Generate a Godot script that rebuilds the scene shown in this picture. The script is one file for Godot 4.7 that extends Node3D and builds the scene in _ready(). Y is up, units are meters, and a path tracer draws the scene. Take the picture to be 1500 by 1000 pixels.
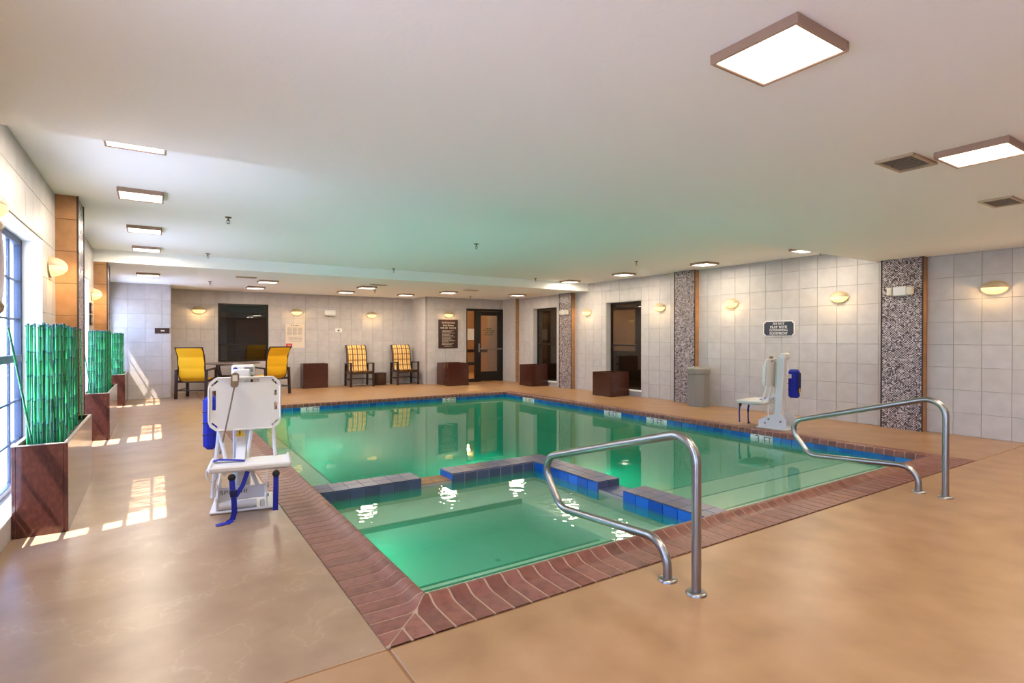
extends Node3D

# ---------------------------------------------------------------- key dimensions (metres)
const HN := 2.45      # ceiling over the near deck
const HM := 2.67      # raised ceiling over the pool
const HF := 2.48      # ceiling over the far deck
const ZN := -3.95     # edge between near and raised ceiling
const ZF := -10.5     # edge between raised and far ceiling
const XL := -0.8      # window wall
const XR := 9.1       # tiled wall with columns
const ZW := -14.2     # short white wall
const ZB := -15.3     # far wall behind the patio chairs
const ZD := -14.35    # wall with the door
const ZC := 3.4       # wall behind the camera
const PX0 := 1.14
const PX1 := 7.03
const PZ0 := -2.55
const PZ1 := -11.13
const WATER := -0.085
const TILE := 0.305

var M := {}
var used := {}
var cache := {}
var rng := RandomNumberGenerator.new()
var font_sans: Font
var font_serif: Font

# ================================================================ helpers
func numbered(called: String) -> String:
	if not used.has(called):
		used[called] = 0
		return called
	used[called] += 1
	return "%s_%03d" % [called, used[called]]

func tag(o: Node, label: String, category: String, group := "") -> Node:
	o.set_meta("label", label)
	o.set_meta("category", category)
	if group != "":
		o.set_meta("group", group)
	return o

func thing(called: String, label: String, category: String, at := Vector3.ZERO, turn := 0.0, group := "") -> Node3D:
	var o := Node3D.new()
	o.name = numbered(called)
	add_child(o)
	o.position = at
	o.rotation.y = turn
	tag(o, label, category, group)
	return o

func copy_of(src: Node3D, called: String, at: Vector3, turn: float, label := "") -> Node3D:
	var r: Node3D = src.duplicate()
	r.name = numbered(called)
	add_child(r)
	r.position = at
	r.rotation.y = turn
	if label != "":
		r.set_meta("label", label)
	return r

func part(called: String, m: Mesh, mt: Material, parent: Node, at := Vector3.ZERO) -> MeshInstance3D:
	var o := MeshInstance3D.new()
	o.name = called
	o.mesh = m
	o.material_override = mt
	o.position = at
	parent.add_child(o, true)
	return o

func top(called: String, m: Mesh, mt: Material, at := Vector3.ZERO) -> MeshInstance3D:
	var o := MeshInstance3D.new()
	o.name = numbered(called)
	o.mesh = m
	o.material_override = mt
	o.position = at
	add_child(o)
	return o

func structure(called: String, m: Mesh, mt: Material) -> MeshInstance3D:
	var o := top(called, m, mt)
	o.set_meta("kind", "structure")
	return o

func struct_node(called: String) -> Node3D:
	var o := Node3D.new()
	o.name = numbered(called)
	add_child(o)
	o.set_meta("kind", "structure")
	return o

func S() -> SurfaceTool:
	var st := SurfaceTool.new()
	st.begin(Mesh.PRIMITIVE_TRIANGLES)
	return st

func fin(st: SurfaceTool) -> ArrayMesh:
	st.generate_normals()
	return st.commit()

# triangle facing away from the point c (convex shapes)
func ct(st: SurfaceTool, a: Vector3, b: Vector3, d: Vector3, c: Vector3) -> void:
	var n := (b - a).cross(d - a)
	if n.length_squared() < 1e-16:
		return
	if n.dot((a + b + d) / 3.0 - c) > 0.0:
		st.add_vertex(a); st.add_vertex(d); st.add_vertex(b)
	else:
		st.add_vertex(a); st.add_vertex(b); st.add_vertex(d)

func cq(st: SurfaceTool, a: Vector3, b: Vector3, d: Vector3, e: Vector3, c: Vector3) -> void:
	ct(st, a, b, d, c)
	ct(st, a, d, e, c)

# box with chamfered edges
func bx(st: SurfaceTool, c: Vector3, s: Vector3, b := 0.0, bas := Basis()) -> void:
	st.set_smooth_group(-1)
	var h := s * 0.5
	if b <= 0.0:
		var p := []
		for i in 8:
			p.append(c + bas * Vector3(h.x if i & 1 else -h.x, h.y if i & 2 else -h.y, h.z if i & 4 else -h.z))
		for f in [[0, 2, 6, 4], [1, 3, 7, 5], [0, 1, 5, 4], [2, 3, 7, 6], [0, 1, 3, 2], [4, 5, 7, 6]]:
			cq(st, p[f[0]], p[f[1]], p[f[2]], p[f[3]], c)
		return
	b = minf(b, minf(h.x, minf(h.y, h.z)) * 0.95)
	var q := {}
	for i in 8:
		var sg := Vector3(1 if i & 1 else -1, 1 if i & 2 else -1, 1 if i & 4 else -1)
		q[i] = [c + bas * (sg * Vector3(h.x, h.y - b, h.z - b)), c + bas * (sg * Vector3(h.x - b, h.y, h.z - b)), c + bas * (sg * Vector3(h.x - b, h.y - b, h.z))]
	for f in [[0, [0, 2, 6, 4]], [0, [1, 3, 7, 5]], [1, [0, 1, 5, 4]], [1, [2, 3, 7, 6]], [2, [0, 1, 3, 2]], [2, [4, 5, 7, 6]]]:
		var k: int = f[0]
		var v: Array = f[1]
		cq(st, q[v[0]][k], q[v[1]][k], q[v[2]][k], q[v[3]][k], c)
	for i in 8:
		ct(st, q[i][0], q[i][1], q[i][2], c)
		for ax in 3:
			var bit: int = 1 << ax
			if not (i & bit):
				var j: int = i | bit
				var a1: int = (ax + 1) % 3
				var a2: int = (ax + 2) % 3
				cq(st, q[i][a1], q[i][a2], q[j][a2], q[j][a1], c)

func box(c: Vector3, s: Vector3, b := 0.0) -> ArrayMesh:
	var st := S()
	bx(st, c, s, b)
	return fin(st)

func span(a: Vector3, b: Vector3, bev := 0.0) -> ArrayMesh:
	return box((a + b) * 0.5, (b - a).abs(), bev)

func spans(list: Array, bev := 0.0) -> ArrayMesh:
	var st := S()
	for l in list:
		bx(st, (l[0] + l[1]) * 0.5, (l[1] - l[0]).abs(), bev)
	return fin(st)

func bar(st: SurfaceTool, a: Vector3, b: Vector3, w: float, t: float, bev := 0.004, upv := Vector3.UP) -> void:
	var d := (b - a).normalized()
	var u := upv
	if absf(d.dot(u)) > 0.98:
		u = Vector3.RIGHT
	var sx := u.cross(d).normalized()
	var uy := d.cross(sx)
	bx(st, (a + b) * 0.5, Vector3(w, t, a.distance_to(b)), bev, Basis(sx, uy, d))

func tube(st: SurfaceTool, pts: Array, r: float, sides := 12, caps := true) -> void:
	st.set_smooth_group(0)
	var n := pts.size()
	var t0: Vector3 = (pts[1] - pts[0]).normalized()
	var u := Vector3.UP if absf(t0.y) < 0.9 else Vector3.RIGHT
	u = (u - t0 * u.dot(t0)).normalized()
	var rings := []
	for i in n:
		var t: Vector3
		if i == 0:
			t = (pts[1] - pts[0]).normalized()
		elif i == n - 1:
			t = (pts[n - 1] - pts[n - 2]).normalized()
		else:
			t = ((pts[i + 1] - pts[i]).normalized() + (pts[i] - pts[i - 1]).normalized()).normalized()
		u = (u - t * u.dot(t)).normalized()
		var v := t.cross(u)
		var ring := []
		for k in sides:
			var a := TAU * k / sides
			ring.append(pts[i] + (u * cos(a) + v * sin(a)) * r)
		rings.append(ring)
	for i in n - 1:
		var mid: Vector3 = (pts[i] + pts[i + 1]) * 0.5
		for k in sides:
			var k2 := (k + 1) % sides
			cq(st, rings[i][k], rings[i][k2], rings[i + 1][k2], rings[i + 1][k], mid)
	if caps:
		st.set_smooth_group(-1)
		for e in [0, n - 1]:
			var inner: Vector3 = pts[1] if e == 0 else pts[n - 2]
			for k in sides:
				ct(st, pts[e], rings[e][k], rings[e][(k + 1) % sides], inner)

# polyline with rounded corners
func rounded(pts: Array, rad: Array, seg := 8) -> Array:
	var out := [pts[0]]
	for i in range(1, pts.size() - 1):
		var a: Vector3 = (pts[i - 1] - pts[i]).normalized()
		var b: Vector3 = (pts[i + 1] - pts[i]).normalized()
		var half := a.angle_to(b) * 0.5
		var r: float = rad[i - 1]
		var d := r / tan(half)
		var p0: Vector3 = pts[i] + a * d
		var p1: Vector3 = pts[i] + b * d
		var cc: Vector3 = pts[i] + (a + b).normalized() * (r / sin(half))
		var v0 := p0 - cc
		var v1 := p1 - cc
		var ang := v0.angle_to(v1)
		var ax := v0.cross(v1).normalized()
		for k in seg + 1:
			out.append(cc + v0.rotated(ax, ang * k / seg))
	out.append(pts[-1])
	return out

# prof: array of Vector2(radius, y)
func lathe(st: SurfaceTool, prof: Array, at := Vector3.ZERO, sides := 24, bas := Basis(), smooth := true) -> void:
	st.set_smooth_group(0 if smooth else -1)
	for i in prof.size() - 1:
		for k in sides:
			var a := TAU * k / sides
			var b := TAU * (k + 1) / sides
			var p0: Vector2 = prof[i]
			var p1: Vector2 = prof[i + 1]
			var A := at + bas * Vector3(cos(a) * p0.x, p0.y, sin(a) * p0.x)
			var B := at + bas * Vector3(cos(b) * p0.x, p0.y, sin(b) * p0.x)
			var Cc := at + bas * Vector3(cos(b) * p1.x, p1.y, sin(b) * p1.x)
			var D := at + bas * Vector3(cos(a) * p1.x, p1.y, sin(a) * p1.x)
			# profile runs upward with the outside on the right: outward normal = (dy, -dr)
			st.add_vertex(A); st.add_vertex(B); st.add_vertex(Cc)
			st.add_vertex(A); st.add_vertex(Cc); st.add_vertex(D)

# straight extrusion of a polygon given in x,y along z (depth), placed with a transform
func prism(st: SurfaceTool, poly: PackedVector2Array, d: float, xf := Transform3D()) -> void:
	st.set_smooth_group(-1)
	if Geometry2D.is_polygon_clockwise(poly):
		poly = poly.duplicate()
		poly.reverse()
	var tri := Geometry2D.triangulate_polygon(poly)
	for z in [-d * 0.5, d * 0.5]:
		for i in range(0, tri.size(), 3):
			var a := xf * Vector3(poly[tri[i]].x, poly[tri[i]].y, z)
			var b := xf * Vector3(poly[tri[i + 1]].x, poly[tri[i + 1]].y, z)
			var c := xf * Vector3(poly[tri[i + 2]].x, poly[tri[i + 2]].y, z)
			var want: Vector3 = xf.basis * Vector3(0, 0, signf(z))
			ct(st, a, b, c, (a + b + c) / 3.0 - want)
	for i in poly.size():
		var p := poly[i]
		var q := poly[(i + 1) % poly.size()]
		var e := q - p
		var nrm: Vector3 = xf.basis * Vector3(e.y, -e.x, 0)
		var A := xf * Vector3(p.x, p.y, -d * 0.5)
		var B := xf * Vector3(q.x, q.y, -d * 0.5)
		var Cc := xf * Vector3(q.x, q.y, d * 0.5)
		var D := xf * Vector3(p.x, p.y, d * 0.5)
		var mid := (A + B + Cc + D) / 4.0
		cq(st, A, B, Cc, D, mid - nrm.normalized())

# flat strap along points; side = width direction
func ribbon(st: SurfaceTool, pts: Array, side: Vector3, w: float, t: float) -> void:
	for i in pts.size() - 1:
		var a: Vector3 = pts[i]
		var b: Vector3 = pts[i + 1]
		var d := (b - a).normalized()
		var s := (side - d * side.dot(d)).normalized()
		var n := d.cross(s).normalized()
		bx(st, (a + b) * 0.5, Vector3(w, t, a.distance_to(b) + t), 0.0, Basis(s, n, s.cross(n)))

func rrect(w: float, h: float, r: float, seg := 4) -> PackedVector2Array:
	var p := PackedVector2Array()
	for k in 4:
		var c := Vector2((w * 0.5 - r) * (1 if k == 0 or k == 3 else -1), (h * 0.5 - r) * (1 if k < 2 else -1))
		for s in seg + 1:
			var a := PI * 0.5 * k + PI * 0.5 * s / seg
			p.append(c + Vector2(cos(a), sin(a)) * r)
	return p

func text(s: String, h: float, mt: Material, parent: Node, at: Vector3, turn := 0.0, f: Font = null, called := "lettering") -> MeshInstance3D:
	var t := TextMesh.new()
	t.text = s
	t.font = f if f else font_sans
	t.font_size = 32
	t.pixel_size = h / 32.0 / 0.72
	t.depth = 0.002
	t.curve_step = 2.0
	var o := part(called, t, mt, parent, at)
	o.rotation.y = turn
	return o

# ---------------------------------------------------------------- materials
func noise_tex(freq: float, ramp: Array, octaves := 4, size := 512, sd := 1, typ := FastNoiseLite.TYPE_SIMPLEX_SMOOTH) -> NoiseTexture2D:
	var n := FastNoiseLite.new()
	n.noise_type = typ
	n.frequency = freq
	n.fractal_octaves = octaves
	n.seed = sd
	var t := NoiseTexture2D.new()
	t.width = size
	t.height = size
	t.seamless = true
	t.noise = n
	if ramp.size():
		var g := Gradient.new()
		var offs := PackedFloat32Array()
		var cols := PackedColorArray()
		for r in ramp:
			offs.append(r[0])
			cols.append(r[1])
		g.offsets = offs
		g.colors = cols
		t.color_ramp = g
	return t

func mat(c: Color, rough := 0.6, metal := 0.0, spec := 0.5) -> StandardMaterial3D:
	var m := StandardMaterial3D.new()
	m.albedo_color = c
	m.roughness = rough
	m.metallic = metal
	m.metallic_specular = spec
	return m

func tri(m: StandardMaterial3D, tex: Texture2D, scale: float) -> StandardMaterial3D:
	m.albedo_texture = tex
	m.uv1_triplanar = true
	m.uv1_world_triplanar = true
	m.uv1_scale = Vector3.ONE * scale
	return m

func bump(m: StandardMaterial3D, tex: Texture2D, cm: float, scale := 0.0) -> StandardMaterial3D:
	m.heightmap_enabled = true
	m.heightmap_texture = tex
	m.heightmap_scale = cm
	if scale > 0.0:
		m.uv1_triplanar = true
		m.uv1_world_triplanar = true
		m.uv1_scale = Vector3.ONE * scale
	return m

func g3(v: float) -> Color:
	return Color(v, v, v)

func make_materials() -> void:
	font_sans = SystemFont.new()
	font_sans.font_names = PackedStringArray(["Droid Sans"])
	font_serif = SystemFont.new()
	font_serif.font_names = PackedStringArray(["Droid Serif"])
	(font_serif as SystemFont).font_weight = 700
	# concrete deck: tan stain, cloudy patches, pale scuffs
	var deck_tex := noise_tex(0.006, [[0.0, Color(0.585, 0.445, 0.315)], [0.35, Color(0.64, 0.495, 0.355)], [0.6, Color(0.66, 0.515, 0.375)], [1.0, Color(0.70, 0.56, 0.425)]], 6, 1024, 7)
	M.deck = tri(mat(Color(0.95, 0.94, 0.92), 0.34, 0.0, 0.5), deck_tex, 0.35)
	M.deck_scuffed_daylit = tri(mat(Color(0.96, 0.95, 0.935), 0.32, 0.0, 0.5), noise_tex(0.008, [[0.0, Color(0.565, 0.455, 0.36)], [0.4, Color(0.615, 0.505, 0.405)], [0.62, Color(0.635, 0.53, 0.43)], [0.65, Color(0.67, 0.575, 0.475)], [0.68, Color(0.635, 0.525, 0.425)], [1.0, Color(0.66, 0.56, 0.46)]], 6, 1024, 21), 0.28)  # greyer base carries window light in its colour; the pale scuffs are real
	M.caulk = mat(Color(0.52, 0.36, 0.20), 0.7)
	M.subbase = mat(Color(0.45, 0.36, 0.27), 0.9)
	M.paint = bump(mat(Color(0.955, 0.955, 0.95), 0.75, 0.0, 0.3), noise_tex(0.06, [], 3, 512, 4), 0.06, 0.9)
	M.paint_smooth = mat(Color(0.955, 0.955, 0.95), 0.7, 0.0, 0.3)
	M.reveal = mat(Color(0.90, 0.90, 0.89), 0.6)
	# wall tiles: three close tones
	M.tile = []
	for k in 4:
		var c: Color = [Color(0.745, 0.725, 0.715), Color(0.76, 0.738, 0.73), Color(0.735, 0.715, 0.705), Color(0.752, 0.73, 0.715)][k]
		M.tile.append(tri(mat(c, 0.42, 0.0, 0.45), noise_tex(0.02, [[0.0, Color(0.94, 0.93, 0.93)], [1.0, Color(1, 1, 1)]], 4, 256, 30 + k), 0.8))
	M.tile_tan = []
	for k in 3:
		var c: Color = [Color(0.66, 0.49, 0.335), Color(0.64, 0.475, 0.32), Color(0.675, 0.505, 0.35)][k]
		M.tile_tan.append(tri(mat(c, 0.5, 0.0, 0.4), noise_tex(0.025, [[0.0, Color(0.88, 0.86, 0.84)], [1.0, Color(1, 1, 1)]], 5, 256, 50 + k), 0.9))
	M.grout = mat(Color(0.61, 0.585, 0.57), 0.9)
	M.grout_brown = mat(Color(0.42, 0.36, 0.335), 0.9)
	M.mosaic = mat(Color.WHITE, 0.3, 0.0, 0.5)
	M.mosaic.vertex_color_use_as_albedo = true
	M.trim_dark = mat(Color(0.22, 0.15, 0.12), 0.5)
	# coping brick
	M.brick = []
	for k in 4:
		var c: Color = [Color(0.50, 0.31, 0.265), Color(0.53, 0.335, 0.285), Color(0.47, 0.29, 0.25), Color(0.515, 0.325, 0.29)][k]
		M.brick.append(tri(mat(c, 0.36, 0.0, 0.45), noise_tex(0.03, [[0.0, Color(0.82, 0.80, 0.80)], [0.6, Color(1, 1, 1)], [1.0, Color(1.0, 1.0, 1.0)]], 5, 256, 60 + k), 1.7))
	M.mortar = mat(Color(0.66, 0.56, 0.48), 0.9)
	# pool
	M.plaster = tri(mat(Color(0.90, 0.93, 0.88), 0.8, 0.0, 0.3), noise_tex(0.01, [[0.0, Color(0.95, 0.96, 0.95)], [1.0, Color(1, 1, 1)]], 4, 256, 71), 0.5)
	M.step_line = mat(Color(0.06, 0.12, 0.12), 0.5)
	M.pool_tile = []
	for k in 4:
		var c: Color = [Color(0.07, 0.36, 0.64), Color(0.09, 0.40, 0.68), Color(0.06, 0.33, 0.60), Color(0.11, 0.42, 0.67)][k]
		M.pool_tile.append(mat(c, 0.22, 0.0, 0.5))
	M.spa_tile = []
	for k in 4:
		var c: Color = [Color(0.27, 0.30, 0.43), Color(0.30, 0.33, 0.47), Color(0.25, 0.27, 0.39), Color(0.32, 0.32, 0.43)][k]
		M.spa_tile.append(mat(c, 0.3, 0.0, 0.5))
	M.spa_tile_blue = []
	for k in 3:
		var c: Color = [Color(0.05, 0.33, 0.70), Color(0.07, 0.38, 0.76), Color(0.04, 0.28, 0.62)][k]
		M.spa_tile_blue.append(mat(c, 0.25, 0.0, 0.5))
	M.marker = mat(Color(0.86, 0.86, 0.84), 0.35)
	M.ink = mat(Color(0.04, 0.05, 0.07), 0.5)
	var wave := noise_tex(0.012, [], 2, 512, 81)
	wave.as_normal_map = true
	wave.bump_strength = 6.0
	M.water = mat(Color(0.10, 0.80, 0.54, 0.22), 0.02, 0.0, 0.42)
	M.water.transparency = BaseMaterial3D.TRANSPARENCY_ALPHA
	M.water.normal_enabled = true
	M.water.normal_texture = wave
	M.water.normal_scale = 0.02
	M.water.uv1_triplanar = true
	M.water.uv1_world_triplanar = true
	M.water.uv1_scale = Vector3.ONE * 0.6
	M.spa_water = M.water.duplicate()
	M.spa_water.normal_scale = 0.09
	M.spa_water.uv1_scale = Vector3.ONE * 1.6
	# metals, plastics, cloth
	M.steel = mat(Color(0.60, 0.59, 0.58), 0.3, 1.0)
	M.white_plastic = mat(Color(0.86, 0.85, 0.83), 0.38)
	M.white_metal = mat(Color(0.84, 0.84, 0.85), 0.33)
	M.off_white = mat(Color(0.83, 0.80, 0.74), 0.5)
	M.blue_cloth = mat(Color(0.02, 0.10, 0.62), 0.65)
	M.blue_dark = mat(Color(0.02, 0.05, 0.30), 0.6)
	M.black = mat(Color(0.03, 0.03, 0.035), 0.45)
	M.handset = mat(Color(0.50, 0.42, 0.33), 0.5)
	M.yellow_label = mat(Color(0.92, 0.72, 0.05), 0.5)
	M.grey = mat(Color(0.50, 0.50, 0.50), 0.5)
	M.bin = tri(mat(Color(0.56, 0.545, 0.52), 0.65), noise_tex(0.08, [[0.0, Color(0.88, 0.88, 0.88)], [1.0, Color(1, 1, 1)]], 3, 256, 90), 3.0)
	var wood := noise_tex(0.02, [[0.0, Color(0.235, 0.125, 0.10)], [0.5, Color(0.27, 0.145, 0.115)], [0.8, Color(0.30, 0.165, 0.13)], [1.0, Color(0.36, 0.22, 0.18)]], 5, 512, 95)
	M.mahogany = tri(mat(Color.WHITE, 0.10, 0.0, 0.5), wood, 1.0)
	M.mahogany.uv1_scale = Vector3(3.0, 1.6, 3.0)
	M.rim = mat(Color(0.56, 0.50, 0.45), 0.35, 0.0)
	M.soil = mat(Color(0.10, 0.07, 0.05), 0.95)
	M.reed = []
	for c in [Color(0.05, 0.42, 0.22), Color(0.07, 0.50, 0.27), Color(0.04, 0.34, 0.18), Color(0.12, 0.55, 0.33)]:
		var rm := mat(c, 0.35)
		rm.vertex_color_use_as_albedo = true
		M.reed.append(rm)
	M.reed_node = mat(Color(0.20, 0.17, 0.28), 0.5)
	M.bronze = mat(Color(0.62, 0.51, 0.43), 0.5, 0.0)
	M.frame_dark = mat(Color(0.10, 0.07, 0.055), 0.4, 0.2)
	M.window_frame = mat(Color(0.16, 0.20, 0.28), 0.45, 0.2)
	M.chair_frame = mat(Color(0.16, 0.075, 0.055), 0.4)
	M.yellow_cloth = mat(Color(0.94, 0.71, 0.04), 0.8)
	M.yellow_cloth.rim_enabled = true
	M.yellow_cloth.rim = 0.2
	M.wicker = tri(mat(Color(0.36, 0.25, 0.19), 0.7), noise_tex(0.12, [[0.0, Color(0.6, 0.55, 0.5)], [1.0, Color(1, 1, 1)]], 2, 256, 97), 4.0)
	M.plaid = mat(Color.WHITE, 0.85)
	M.plaid.albedo_texture = stripes()
	M.table_top = mat(Color(0.42, 0.36, 0.34), 0.3)
	M.glass = mat(Color(0.25, 0.28, 0.28, 0.05), 0.02, 0.0, 0.5)
	M.glass.transparency = BaseMaterial3D.TRANSPARENCY_ALPHA
	M.glass_tint = mat(Color(0.05, 0.045, 0.04, 0.40), 0.02, 0.0, 0.6)
	M.glass_tint.transparency = BaseMaterial3D.TRANSPARENCY_ALPHA
	M.glass_clear = mat(Color(0.9, 0.95, 1.0, 0.04), 0.02, 0.0, 0.4)
	M.glass_clear.transparency = BaseMaterial3D.TRANSPARENCY_ALPHA
	M.sign_brown = mat(Color(0.20, 0.085, 0.06), 0.45)
	M.sign_ink = mat(Color(0.82, 0.76, 0.68), 0.6)
	M.sign_slate = mat(Color(0.20, 0.21, 0.26), 0.5)
	M.sign_white = mat(Color(0.88, 0.87, 0.86), 0.5)
	M.paper = mat(Color(0.85, 0.79, 0.72), 0.8)
	M.paper_ink = mat(Color(0.46, 0.42, 0.40), 0.8)
	M.red = mat(Color(0.78, 0.16, 0.13), 0.6)
	M.green_ink = mat(Color(0.06, 0.30, 0.16), 0.6)
	M.vent = mat(Color(0.70, 0.62, 0.52), 0.5)
	M.vent_dark = mat(Color(0.25, 0.23, 0.22), 0.8)
	M.brass = mat(Color(0.45, 0.42, 0.36), 0.35, 0.8)
	M.room_dark = mat(Color(0.20, 0.15, 0.12), 0.8)
	M.room_tan = mat(Color(0.66, 0.54, 0.41), 0.8)
	M.curtain = mat(Color(0.34, 0.24, 0.16), 0.9)
	M.buoy = mat(Color(0.80, 0.76, 0.80), 0.6)
	M.ground = tri(mat(Color.WHITE, 0.9), noise_tex(0.02, [[0.0, Color(0.74, 0.73, 0.70)], [1.0, Color(0.84, 0.83, 0.80)]], 4, 256, 99), 0.6)
	M.stucco = mat(Color(0.82, 0.80, 0.76), 0.9)
	# glowing faces
	M.panel_glow = mat(Color(1, 1, 1), 0.6)
	M.panel_glow.emission_enabled = true
	M.panel_glow.emission = Color(1.0, 0.93, 0.85)
	M.panel_glow.emission_energy_multiplier = 3.0
	M.pool_glow = mat(Color(0.9, 1, 1), 0.5)
	M.pool_glow.emission_enabled = true
	M.pool_glow.emission = Color(0.72, 1.0, 0.95)
	M.pool_glow.emission_energy_multiplier = 2.0
	M.sconce_glow = mat(Color(0.95, 0.90, 0.75), 0.5)
	M.sconce_glow.emission_enabled = true
	M.sconce_glow.emission = Color(1.0, 0.86, 0.55)
	M.sconce_glow.emission_energy_multiplier = 0.7
	M.sconce_hood = mat(Color(0.74, 0.66, 0.53), 0.5)

func stripes() -> ImageTexture:
	var im := Image.create(256, 256, false, Image.FORMAT_RGB8)
	im.fill(Color(0.86, 0.68, 0.38))
	var u := 0
	var cols := [Color(0.55, 0.36, 0.22), Color(0.93, 0.83, 0.56), Color(0.85, 0.64, 0.28), Color(0.94, 0.85, 0.60)]
	var w := [20, 12, 20, 12]
	var k := 0
	while u < 256:
		im.fill_rect(Rect2i(u, 0, w[k % 4], 256), cols[k % 4])
		u += w[k % 4]
		k += 1
	var rg := RandomNumberGenerator.new()
	rg.seed = 5
	for q in 8:
		for x in 256:
			for y in 7:
				im.set_pixel(x, q * 32 + y, im.get_pixel(x, q * 32 + y).lerp(Color(0.45, 0.27, 0.15), 0.55))
	for i in 6000:
		var x := rg.randi_range(0, 255)
		var y := rg.randi_range(0, 253)
		im.fill_rect(Rect2i(x, y, 1, 2), im.get_pixel(x, y) * rg.randf_range(0.88, 1.08))
	return ImageTexture.create_from_image(im)

# ================================================================ lamps
func ceiling_light() -> Node3D:
	var o := thing("ceiling_light", "", "ceiling light")
	var s := 0.36
	var st := S()
	for sg in [-1, 1]:
		bx(st, Vector3(sg * (s * 0.5 - 0.0075), -0.02, 0), Vector3(0.015, 0.04, s), 0.003)
		bx(st, Vector3(0, -0.02, sg * (s * 0.5 - 0.0075)), Vector3(s - 0.03, 0.04, 0.015), 0.003)
	part("frame", fin(st), M.bronze, o)
	part("light_diffuser", box(Vector3(0, -0.017, 0), Vector3(s - 0.03, 0.034, s - 0.03)), M.panel_glow, o)
	var l := AreaLight3D.new()
	l.name = "panel_light"
	l.area_size = Vector2(s - 0.04, s - 0.04)
	l.light_color = Color(1.0, 0.94, 0.85)
	l.light_energy = PANEL
	l.area_range = 25.0
	l.area_attenuation = 2.0
	l.shadow_enabled = true
	l.rotation.x = -PI / 2
	l.position.y = -0.042
	o.add_child(l)
	return o

const PANEL := 1.5
const SCONCE := 0.15

# half-dome wall sconce; wall behind at local z = 0, dome towards +z
func sconce() -> Node3D:
	var o := thing("wall_sconce", "", "sconce")
	for half in 2:
		var st := S()
		st.set_smooth_group(0)
		var nu := 20
		var nv := 6
		var a := 0.135
		var b := 0.085
		var c := 0.115
		var cen := Vector3(0, 0, -0.02)
		for i in nu:
			for j in nv:
				var P := []
				for q in [[0, 0], [1, 0], [1, 1], [0, 1]]:
					var u: float = PI * float(i + q[0]) / nu
					var v: float = PI * 0.5 * float(j + q[1]) / nv
					var y: float = sin(v) * b
					if half == 0:
						y = -y
					var r: float = cos(v)
					P.append(Vector3(cos(u) * r * a, y, sin(u) * r * c + 0.012))
				cq(st, P[0], P[1], P[2], P[3], cen)
		part("light_bowl" if half == 0 else "hood", fin(st), M.sconce_glow if half == 0 else M.sconce_hood, o)
	var sp := S()
	prism(sp, ellipse(0.148, 0.096, 24), 0.012, Transform3D(Basis(), Vector3(0, 0, 0.006)))
	part("back_plate", fin(sp), M.sconce_hood, o)
	var l := OmniLight3D.new()
	l.name = "bulb_light"
	l.light_color = Color(1.0, 0.82, 0.55)
	l.light_energy = SCONCE
	l.light_size = 0.04
	l.omni_range = 20.0
	l.omni_attenuation = 2.0
	l.shadow_enabled = true
	l.position = Vector3(0, -0.035, 0.06)
	o.add_child(l)
	return o

func ellipse(a: float, b: float, n: int) -> PackedVector2Array:
	var p := PackedVector2Array()
	for k in n:
		p.append(Vector2(cos(TAU * k / n) * a, sin(TAU * k / n) * b))
	return p

# ================================================================ tiled walls
func plate(w: float, h: float, t: float, bev := 0.0015) -> ArrayMesh:
	var key := "plate %.3f %.3f %.3f" % [w, h, t]
	if not cache.has(key):
		cache[key] = box(Vector3.ZERO, Vector3(w, h, t), bev)
	return cache[key]

func minus(rects: Array, hole: Rect2) -> Array:
	var out := []
	for r in rects:
		var i: Rect2 = r.intersection(hole)
		if i.size.x <= 0.001 or i.size.y <= 0.001:
			out.append(r)
			continue
		if i.position.x > r.position.x + 0.001:
			out.append(Rect2(r.position.x, r.position.y, i.position.x - r.position.x, r.size.y))
		if i.end.x < r.end.x - 0.001:
			out.append(Rect2(i.end.x, r.position.y, r.end.x - i.end.x, r.size.y))
		if i.position.y > r.position.y + 0.001:
			out.append(Rect2(i.position.x, r.position.y, i.size.x, i.position.y - r.position.y))
		if i.end.y < r.end.y - 0.001:
			out.append(Rect2(i.position.x, i.end.y, i.size.x, r.end.y - i.end.y))
	return out

# tiles over the rectangle (u0..u1, 0..h) of a wall at `o`, u along `u`, facing `n`
func tiles(parent: Node, o: Vector3, u: Vector3, n: Vector3, u0: float, u1: float, h: float, holes: Array, mats: Array, stuff_from := 1e9, shift := 0.0) -> void:
	var turn := atan2(n.x, n.z)
	var loose := S()
	var any := false
	var t := 0.008
	var i := int(floor((u0 - shift) / TILE))
	while shift + i * TILE < u1 - 0.01:
		var j := 0
		while j * TILE < h - 0.01:
			var cell := Rect2(shift + i * TILE, j * TILE, TILE, TILE).intersection(Rect2(u0, 0, u1 - u0, h))
			var rs := [cell]
			for k in holes:
				rs = minus(rs, k)
			for r in rs:
				var w: float = r.size.x - 0.004
				var hh: float = r.size.y - 0.004
				if w < 0.012 or hh < 0.012:
					continue
				var c: Vector3 = o + u * (r.position.x + r.size.x * 0.5) + Vector3.UP * (r.position.y + r.size.y * 0.5) + n * (t * 0.5)
				var pick: Material = mats[absi(i * 7 + j * 13 + (i * j) % 5) % mats.size()]
				if r.position.x > stuff_from:
					bx(loose, c, Vector3(w, hh, t) if absf(n.z) > 0.5 else Vector3(t, hh, w), 0.0)
					any = true
					continue
				var p := part("tile", plate(snappedf(w, 0.001), snappedf(hh, 0.001), t), pick, parent, c)
				p.rotation.y = turn
			j += 1
		i += 1
	if any:
		var q := part("tile_field", fin(loose), mats[0], parent)
		q.set_meta("kind", "stuff")

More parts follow.
